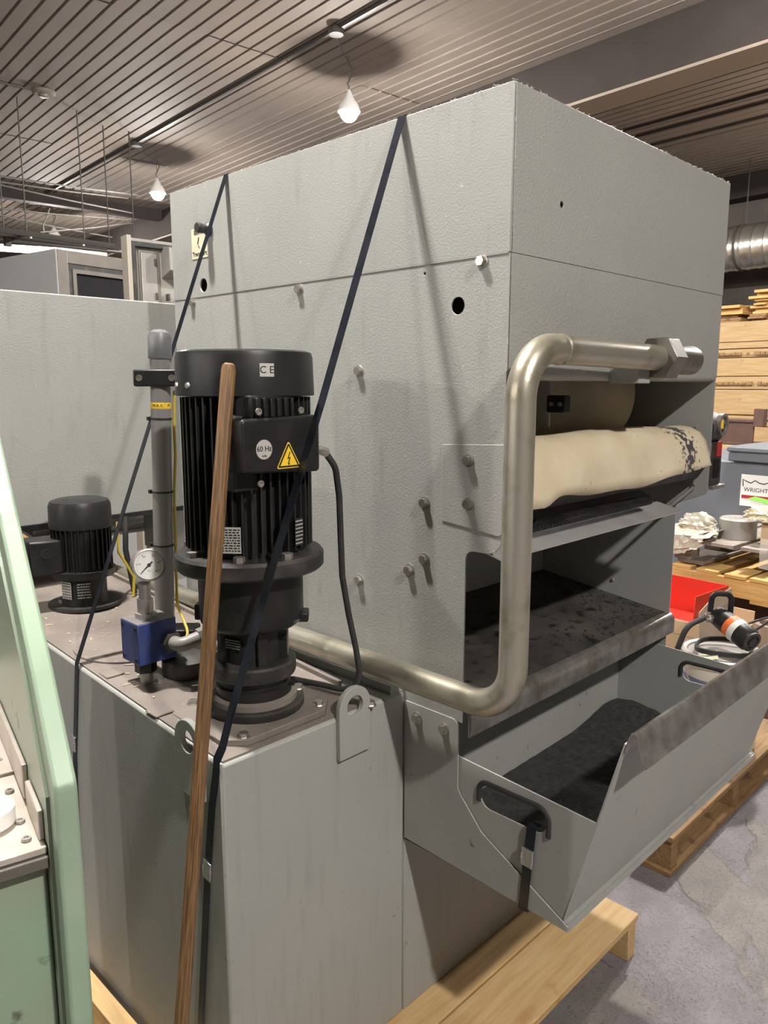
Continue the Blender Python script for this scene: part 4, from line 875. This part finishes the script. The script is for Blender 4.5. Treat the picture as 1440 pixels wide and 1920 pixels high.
bpart('lid', t, q+.20, q+DP-.02, ya-.01, yb-.04, z_y-.158, z_y-.1445, 'wood_grey', .003)
bpallet('bright yellow wooden pallet with thick boards in the pallet stack', q, q+DP, ya, yb, z_y-.144, 'wood_yellow')
m = M()
bpallet('grey weathered pallet on top of the stack under wrapped castings', q+.06, q+DP, ya+.02, yb-.02, z_y+.002, 'wood_grey', 7, blocks=True)
ztop = z_y+.143
def casting(px, r, h, lab, z=None):
    z = ztop if z is None else z; p = atB2(px, 985, q+.30); c = Vector((p.x, p.y, z))
    t = thing('round_casting', lab, 'casting', c); part('disc', M().lathe([(0, 0), (r, 0), (r, h-.008), (r-.008, h), (0, h)], c, 36), 'casting', t)
    part('hub', M().lathe([(r*.3, h-.001), (r*.28, h+.004), (0, h+.004)], c, 24), 'casting', t); return c
casting(1384, .10, .115, 'grey round metal casting wrapped on the pallet stack')
m = M(); p = atB2(1392, 985, q+.3)
def crumple(name, c, sx, sy, sz, mt, lab, seed):
    rn = random.Random(seed); bm = bmesh.new(); bmesh.ops.create_icosphere(bm, subdivisions=4, radius=1)
    for v in bm.verts:
        k = 1+.16*(rn.random()-.5)+.16*math.sin(7*v.co.x+seed)*math.cos(6*v.co.y)+.12*math.sin(11*v.co.z+9*v.co.x); v.co = Vector((v.co.x*sx*k, v.co.y*sy*k, max(v.co.z, -.35)*sz*k))
    mm = M(); mm.bm.free(); mm.bm = bm; bmesh.ops.transform(bm, matrix=Matrix.Translation(c), verts=bm.verts[:])
    return solo(name, mm, mt, lab, 'wrapping', c, ang=20)
c = atB2(1308, 990, q+.22); crumple('crumpled_wrap', Vector((c.x, c.y, ztop+.045)), .09, .10, .075, 'plastic_film', 'crumpled pale plastic wrap beside the round casting', 4)
c = atB2(1434, 965, q+.2); crumple('paper_scrap', Vector((c.x, c.y, ztop+.16)), .07, .09, .05, 'sticker', 'crumpled paper scrap lying on the wrapped castings', 9)
p = atB2(1450, 1000, q+.25); t = thing('small_carton', 'small orange tan carton on the wrapped pallet', 'box', (p.x, p.y, ztop)); part('body', M().box(-.06, .06, -.06, .06, 0, .115, Matrix.Translation((p.x, p.y, ztop)) @ Matrix.Rotation(.3, 4, 'Z')), 'card', t, bevel=.003); part('tape', M().box(-.061, .061, -.012, .012, .03, .116, Matrix.Translation((p.x, p.y, ztop)) @ Matrix.Rotation(.3, 4, 'Z')), 'white_print', t)
# loose wrap sheet hanging over the pallet edge
rn = random.Random(5); m = M(); g = []
for i in range(15):
    row = []
    for j in range(12):
        u, v = i/14, j/11; b1_ = yb-.26*u+.02; hang = max(0, v-.45)
        p = bw(q+.22-.24*min(v, .45)/.45-.02*rn.random()-.03*hang, b1_+.03*rn.random(), ztop+.04-.035*v-(.26*hang*(1-.75*u)+.0)+.018*rn.random())
        row.append(m.bm.verts.new(p))
    g.append(row)
for a, b in zip(g, g[1:]):
    for j in range(11): m.bm.faces.new((a[j], a[j+1], b[j+1], b[j]))
solo('wrap_sheet', m, 'plastic_film', 'loose sheet of yellowed plastic wrap hanging over the grey pallet edge', 'wrapping', bw(q+.1, yb-.2, ztop), ang=25)
m = M(); g = []
for i in range(19):
    row = []
    for j in range(5):
        u, v = i/18, j/4; row.append(m.bm.verts.new(bw(q+.045+.012*rn.random(), yb-.50-.75*u, ztop-.10+.16*v+.006*rn.random())))
    g.append(row)
for a, b in zip(g, g[1:]):
    for j in range(4): m.bm.faces.new((a[j], a[j+1], b[j+1], b[j]))
solo('stretch_film', m, 'film_clear', 'clear stretch film wound round the castings and grey pallet', 'wrapping', bw(q+.05, yb-.8, ztop), ang=25)

# --- grey bulk bin with printed label
q = 5.0; zl = zat(838, q, 1400); bA = b1at(1368, q, 870)
t = bthing('bulk_bin', 'large grey plastic bulk bin with lid and printed white label', 'bin', q+.6, bA-.3, FLOOR)
bpart('body', t, q+.03, q+1.15, bA-1.2, bA+.45, FLOOR+.12, zl-.09, 'bin_grey', .02)
bpart('lid', t, q-.02, q+1.2, bA-1.25, bA+.02, zl-.035, zl, 'bin_grey', .008)
bpart('lid_rim', t, q-.01, q+1.19, bA-1.24, bA+.01, zl-.095, zl-.037, 'bin_grey', .006)
for k in range(3): bpart('foot', t, q+.06, q+1.1, bA-1.15+.6*k, bA-1.0+.6*k, FLOOR, FLOOR+.12, 'bin_grey', .01)
la, lb_ = atB2(1391, 890, q+.026), atB2(1438, 955, q+.026); l1, l0 = la.dot(B1), lb_.dot(B1); zA, zB = zat(889, q+.026, 1395), zat(948, q+.026, 1395); l0 = l1-(l1-l0)*1.12
lab = bpart('paper_label', t, q+.022, q+.0265, l0, l1, zB, zA, 'white_print', 0, 'white printed label with red band')
wd, ht = l1-l0, zA-zB; cc = bw(q+.0215, (l0+l1)/2, zB+ht*.52)
text('lettering', 'WRIGHT', ht*.19, cc, -B1, UPZ, 'ink', t)
bpart('label_band', t, q+.0205, q+.0225, l0+wd*.06, l1-wd*.05, zB+ht*.24, zB+ht*.35, 'red_plate', 0)
part('label_swoosh', M().prism([(a, b) for a, b in [(l1-wd*.25, zB+ht*.24), (l1-wd*.5, zB+ht*.33), (l0+wd*.02, zB+ht*.26), (l0, zB+ht*.12), (l1-wd*.5, zB+ht*.20)]], 'x', q+.018, q+.0204, Matrix.Rotation(BROT, 4, 'Z')), 'lime', t)
crown = [bw(q+.021, l1-wd*f, zB+ht*g_) for f, g_ in ((.08, .62), (.06, .84), (.2, .78), (.33, .74), (.46, .83), (.6, .76), (.75, .74), (.93, .82), (.93, .64))]
part('label_crown', M().tube(crown, .0035, 5), 'ink', t)
# --- brown steel section lying behind the bin
q = 6.3; za = zat(835, q, 1390); z1_ = zat(787, q, 1390); e1 = b1at(1355, q, 800); e0 = b1at(1417, q, 800)
t = bthing('steel_section', 'dark brown steel section lying on timber behind the bulk bin', 'beam', q+.15, (e0+e1)/2, za)
bpart('top_flange', t, q, q+.25, e0, e1+1.5, z1_-.02, z1_, 'brown_beam'); bpart('web', t, q+.01, q+.03, e0+.02, e1+1.5, za, z1_-.02, 'brown_beam'); bpart('bottom_flange', t, q, q+.25, e0, e1+1.5, za, za+.02, 'brown_beam'); bpart('end_lug', t, q-.01, q+.06, e0-.06, e0+.02, z1_-.05, z1_+.09, 'brown_beam')
t = bthing('timber_support', 'pine timber block stack carrying the brown steel section', 'timber', q+.1, e0, FLOOR)
for k in range(6):
    z0 = FLOOR+(za-FLOOR)*k/6; bpart('timber', t, q-.02, q+.27, e0-.3+.02*(k % 2), e1+1.4, z0+.002, FLOOR+(za-FLOOR)*(k+1)/6-.002, 'wood_lumber', .004)
# --- lumber pile: long courses along the wall
q = 7.6; ys = [602, 641, 654, 671, 706, 731, 779, 800, 845, 885, 930]
zz = [zat(y, q, 1400) for y in ys]; e1 = b1at(1340, q, 650)+1.5; e0 = e1-4.2
for k in range(len(zz)-1):
    lbk = ('topmost long thick course', 'thin course below the topmost thick one', 'course with faint stamped print near the top', 'broad plain course above mid height', 'second printed course', 'broad knotty course', 'lower thin course', 'course level with the brown steel section', 'course behind the bulk bin lid', 'lowest visible course')[k]
    o = solo('lumber_course', bx(q+random.uniform(0, .03), q+1.2, e0+random.uniform(-.1, .1), e1, zz[k+1]+.006, zz[k]), 'wood_lumber', 'pale pine lumber pile, '+lbk, 'lumber', bw(q+.6, (e0+e1)/2, zz[k+1]), 'courses of the pale lumber pile', bevel=.004)
o = solo('lumber_block', bx(q+.02, q+1.18, e0, e1, FLOOR, zz[-1]-.002), 'wood_lumber', 'bottom block of the pale lumber pile behind the bulk bin', 'lumber', bw(q+.6, (e0+e1)/2, FLOOR), bevel=.004)
for k in (2, 4):
    z = (zz[k]+zz[k+1])/2
    m = M(); y = e0+1.2
    for i in range(40):
        l = random.uniform(.02, .06); m.box(q-.012, q+.002, y, y+l, z-.016, z+.016*random.uniform(.2, 1), RB); y += l+random.choice((.012, .012, .05))
    o = part('stamped_print', m, 'wood_old', bpy.data.objects['lumber_course' + ('.%03d' % k if k else '')]); o['kind'] = 'stuff'
# ragged short offcuts on top
z0 = zz[0]
rows = [(1338, 1392, 600, 588, 'wood_old'), (1340, 1398, 588, 570, 'wood_yellow'), (1402, 1450, 600, 590, 'wood_old'), (1405, 1455, 589, 574, 'wood_yellow'), (1406, 1450, 573, 562, 'wood_yellow'), (1404, 1460, 561, 545, 'wood_yellow')]
last = {}
for k, (xa, xb, ya_, yb_, mt) in enumerate(rows):
    za, z1_ = zat(ya_, q+.1, 1400), zat(yb_, q+.1, 1400); ka = 0 if xa < 1400 else 1
    za = last.get(ka, z0+.0005); last[ka] = z1_
    ba, bb_ = b1at(xb, q+.1, 580), b1at(xa, q+.1, 580)
    if ka == 0: bb_ += 1.2
    t = bthing('board_bundle', ('dark ragged', 'short yellow', 'dark', 'yellow', 'middle yellow', 'topmost bright yellow')[k]+' boards stacked '+('low on the lumber pile' if ka == 0 else 'high on the lumber pile near the silver duct'), 'boards', q+.4, (ba+bb_)/2, za, None)
    n = 3
    for i in range(n):
        h = (z1_-za)/n; bpart('board', t, q+.1+random.uniform(-.05, .05), q+.9, ba+random.uniform(.02, .06), bb_+random.uniform(-.05, 0), za+h*i, za+h*(i+1)-.002, mt, .003)
# --- spiral duct
dc = bw(10.4, 0, 3.21); t = thing('spiral_duct', 'silver spiral ventilation duct along the concrete wall', 'duct', bw(10.4, 6, 3.21))
prof_ = []
y = -3.0
while y < 16: prof_ += [(.28, y), (.28, y+.125), (.287, y+.132), (.287, y+.143), (.28, y+.15)]; y += .15
part('duct_tube', M().lathe(prof_, dc, 36, B1), 'duct', t, ang=50)
for b in (0, 4.85, 9): part('hanger', M().tube([bw(10.4, b, CEIL), bw(10.4, b, 3.5)], .008, 6).lathe([(.287, 0), (.292, 0), (.292, .03), (.287, .03)], bw(10.4, b, 3.21), 36, B1), 'conduit', t)

# ================================================================== LEFT-HAND BACKGROUND
# white enclosure with dark window behind the rear housing
c0 = atF(106, 466, 5.0); hA = math.radians(44.47-36); ex = Vector((math.cos(hA), math.sin(hA), 0)); ey = Vector((-ex.y, ex.x, 0))
em = Matrix(((ex.x, ey.x, 0, c0.x), (ex.y, ey.y, 0, c0.y), (0, 0, 1, 0), (0, 0, 0, 1))); zt_ = c0.z
t = thing('white_enclosure', 'white machine enclosure with dark window in a steel frame', 'enclosure', (c0.x, c0.y, FLOOR))
part('side_wall', M().box(-.01, .0, .0, 1.9, FLOOR, zt_, em), 'white_panel', t)
part('corner_post', M().box(0, .07, -.005, .05, FLOOR, zt_-.0, em), 'steel_frame', t, bevel=.004)
part('head_rail', M().box(.07, 1.2, 0, .05, zt_-.08, zt_, em), 'steel_frame', t, bevel=.004)
part('window_frame', M().plate([(.07, 1.0), (1.2, 1.0), (1.2, zt_-.08), (.07, zt_-.08)], [[(.11, 1.05), (1.15, 1.05), (1.15, zt_-.12), (.11, zt_-.12)]], 'y', .005, .03, em), 'black_dusty', t, bevel=.003)
part('window_trim', M().plate([(.10, 1.04), (1.16, 1.04), (1.16, zt_-.11), (.10, zt_-.11)], [[(.125, 1.06), (1.14, 1.06), (1.14, zt_-.135), (.125, zt_-.135)]], 'y', -.004, .006, em), 'steel_frame', t)
part('pane', M().box(.11, 1.15, .018, .024, 1.05, zt_-.12, em), 'glass_dark', t)
part('lower_wall', M().box(.07, 1.2, .0, .05, FLOOR, 1.0, em), 'white_panel', t)
part('back_wall', M().box(0, 1.2, 1.88, 1.9, FLOOR, zt_, em), 'white_panel', t)
# steel cabinet with open door panel
c1 = atF(237, 443, 4.3); z1_ = c1.z
em2 = Matrix.Translation((c1.x, c1.y, 0)) @ Matrix.Rotation(math.atan2(B2.y, B2.x), 4, 'Z')
t = thing('steel_cabinet', 'tall bare steel cabinet panel with raised box beside the grey machine', 'cabinet', (c1.x, c1.y, FLOOR))
part('panel', M().box(0, .6, .02, .06, FLOOR, z1_, em2), 'door_steel', t)
part('edge_strip', M().box(-.012, .012, -.03, .05, FLOOR, z1_+.005, em2), 'cream_metal', t, bevel=.003)
part('gasket', M().box(.015, .04, -.01, .022, FLOOR, z1_-.02, em2).box(.04, .6, -.01, .022, z1_-.045, z1_-.02, em2), 'black_dusty', t)
part('inner_plate', M().box(.065, .185, .005, .024, 1.2, z1_-.06, em2), 'steel_frame', t, bevel=.003)
part('inner_sheet', M().box(.075, .165, -.002, .010, 1.22, z1_-.075, em2), 'door_steel', t, bevel=.003)
part('raised_box', M().prism([(-.09, z1_-.045), (.02, z1_-.03), (.02, z1_-.2), (-.09, z1_-.165)], 'x', .20, .40, em2), 'door_steel', t, bevel=.003)
for px, pz in ((.155, z1_-.12), (.155, z1_-.30), (.225, z1_-.30), (.30, z1_-.31)): part('latch', M().box(px-.006, px+.006, -.012, .02, pz-.018, pz+.018, em2), 'conduit', t, bevel=.002)
# hanging strut frame with wires, far left
t = thing('strut_frame', 'dark steel strut frame hung from the ceiling on thin rods', 'frame', bw(2.5, 9, 3.1))
zf = 3.20
def bar(x0, y0, x1, y1, f, r, nm='strut', mt='conduit'):
    a, b = atF(x0, y0, f), atF(x1, y1, f*1.0); return part(nm, M().tube([a, b], r, 6), mt, t)
bA_ = atB2(0, 428, 2.2)
S0 = bcoord(atF(-60, 421, 9.0)); b1s, zs_ = S0[1], S0[2]
def onB1(px, py, b1): r = ray(px, py); return CAM+r*(b1/r.dot(B1))
for (xa, ya_), (xb, yb_), b1_, r in (((-40, 425), (215, 462), 8.6, .030), ((-40, 432), (200, 466), 8.9, .022), ((-40, 446), (250, 476), 9.3, .018)):
    part('strut', M().tube([onB1(xa, ya_, b1_), onB1(xb, yb_, b1_)], r, 6), 'conduit', t)
part('cross_strut', M().tube([onB1(52, 436, 8.6), onB1(12, 452, 9.3)], .022, 6), 'conduit', t)
for px, yt, yb_, b1_ in ((3, 328, 428, 8.7), (46, 298, 434, 8.7), (155, 325, 458, 8.7), (201, 362, 455, 9.0), (247, 340, 440, 9.0)):
    a = onB1(px+4, yb_, b1_); part('rod', M().tube([a, Vector((a.x, a.y, CEIL))], .007, 5), 'conduit', t)
part('clamp', M().box(-.03, .03, -.03, .03, -.05, .05, Matrix.Translation(onB1(14, 452, 9.0))), 'conduit', t)
part('pin_insulator', M().cyl(onB1(58, 440, 8.6), onB1(58, 447, 8.6), .012, 8), 'white_print', t); part('pin_insulator', M().cyl(onB1(157, 452, 8.6), onB1(157, 461, 8.6), .012, 8), 'white_print', t)
for k, ((xa, ya_), (xb, yb_), lb2) in enumerate((((-20, 327), (260, 366), 'uppermost'), ((-20, 338), (240, 372), 'second'), ((-20, 342), (250, 400), 'steeply falling'), ((-20, 390), (240, 412), 'nearly level'), ((-20, 400), (210, 445), 'lowest falling'), ((75, 436), (250, 418), 'rising'))):
    a, b = onB1(xa, ya_, 9.2+.1*k), onB1(xb, yb_, 10.5+.1*k)
    solo('overhead_wire', M().tube([a, (a+b)/2-UPZ*.01, b], .009, 5), 'conduit', lb2+' thin wire strung under the ceiling near the strut frame', 'wire', a)
a = onB1(93, 390, 10.0); solo('drop_cord', M().tube(rounded([a, onB1(88, 405, 10.0), onB1(80, 422, 10.0), onB1(82, 434, 10.0)], .05, 3), .008, 5), 'cord', 'wavy cord dangling below the cross beam', 'cord', a)
a, b = onB1(-40, 462, 14), onB1(200, 478, 14)
solo('white_rail', M().band([a, b], .12, .06, (0, 0, 1)), 'wall_pale', 'pale horizontal rail behind the strut frame', 'rail', a)
a = onB1(28, 466, 13.9); part('post', M().box(a.x-.05, a.x+.05, a.y-.05, a.y+.05, FLOOR, a.z), 'wall_pale', bpy.data.objects['white_rail']) if False else None
# things under / behind the rear housing
p = atY(268, 985, 2.75)
t = thing('ribbed_tray', 'pale ribbed metal tray behind the standpipe', 'tray', (1.22, 2.9, .96))
part('pan', M().prism([(2.45, .955), (3.3, 1.05), (3.3, 1.04), (2.45, .945)], 'x', .95, 1.9), 'grate', t)
for k in range(14):
    y = 2.47+k*.058; z = .955+(y-2.45)*.1118; part('rib', M().box(.96, 1.89, y, y+.022, z-.003, z+.014), 'grate', t)
for k in range(2):
    part('leg', M().box(1.0+.8*k, 1.05+.8*k, 3.2, 3.25, FLOOR, 1.035), 'steel_frame', t); part('leg', M().box(1.0+.8*k, 1.05+.8*k, 2.46, 2.51, FLOOR, .95), 'steel_frame', t)
p = atF(85, 1090, 3.75)
t = thing('wood_crate', 'yellow wooden crate glimpsed behind the smaller motor', 'crate', (p.x, p.y, FLOOR))
cmx = Matrix.Translation((p.x, p.y, 0)) @ Matrix.Rotation(.1, 4, 'Z')
for k in range(4): part('board', M().box(-.45, .35, .0, .02, FLOOR+.02+k*.21, FLOOR+.20+k*.21, cmx), 'wood_yellow', t, bevel=.002, seg=1)
for x in (-.42, -.05, .30): part('post', M().box(x, x+.05, -.02, .0, FLOOR, FLOOR+.86, cmx), 'wood_yellow', t, bevel=.002, seg=1)


m = M(); rn = random.Random(11)
for i in range(420):
    if rn.random() < .6: x, y = X0+rn.uniform(-.001, .012), rn.uniform(Y0, Y1)
    else: x, y = rn.uniform(X0, X1), Y0+rn.uniform(-.001, .012)
    l = rn.uniform(.0015, .006)
    m.box(-l, l, -.0004, .0004, -.0004, .0004, Matrix.Translation((x, y, ZT+rn.uniform(0, .002))) @ Matrix.Rotation(rn.uniform(0, PI), 4, 'Z') @ Matrix.Rotation(rn.uniform(-.6, .6), 4, 'Y'))
o = part('dust_lint', m, 'seam_dust', mach); o['kind'] = 'stuff'
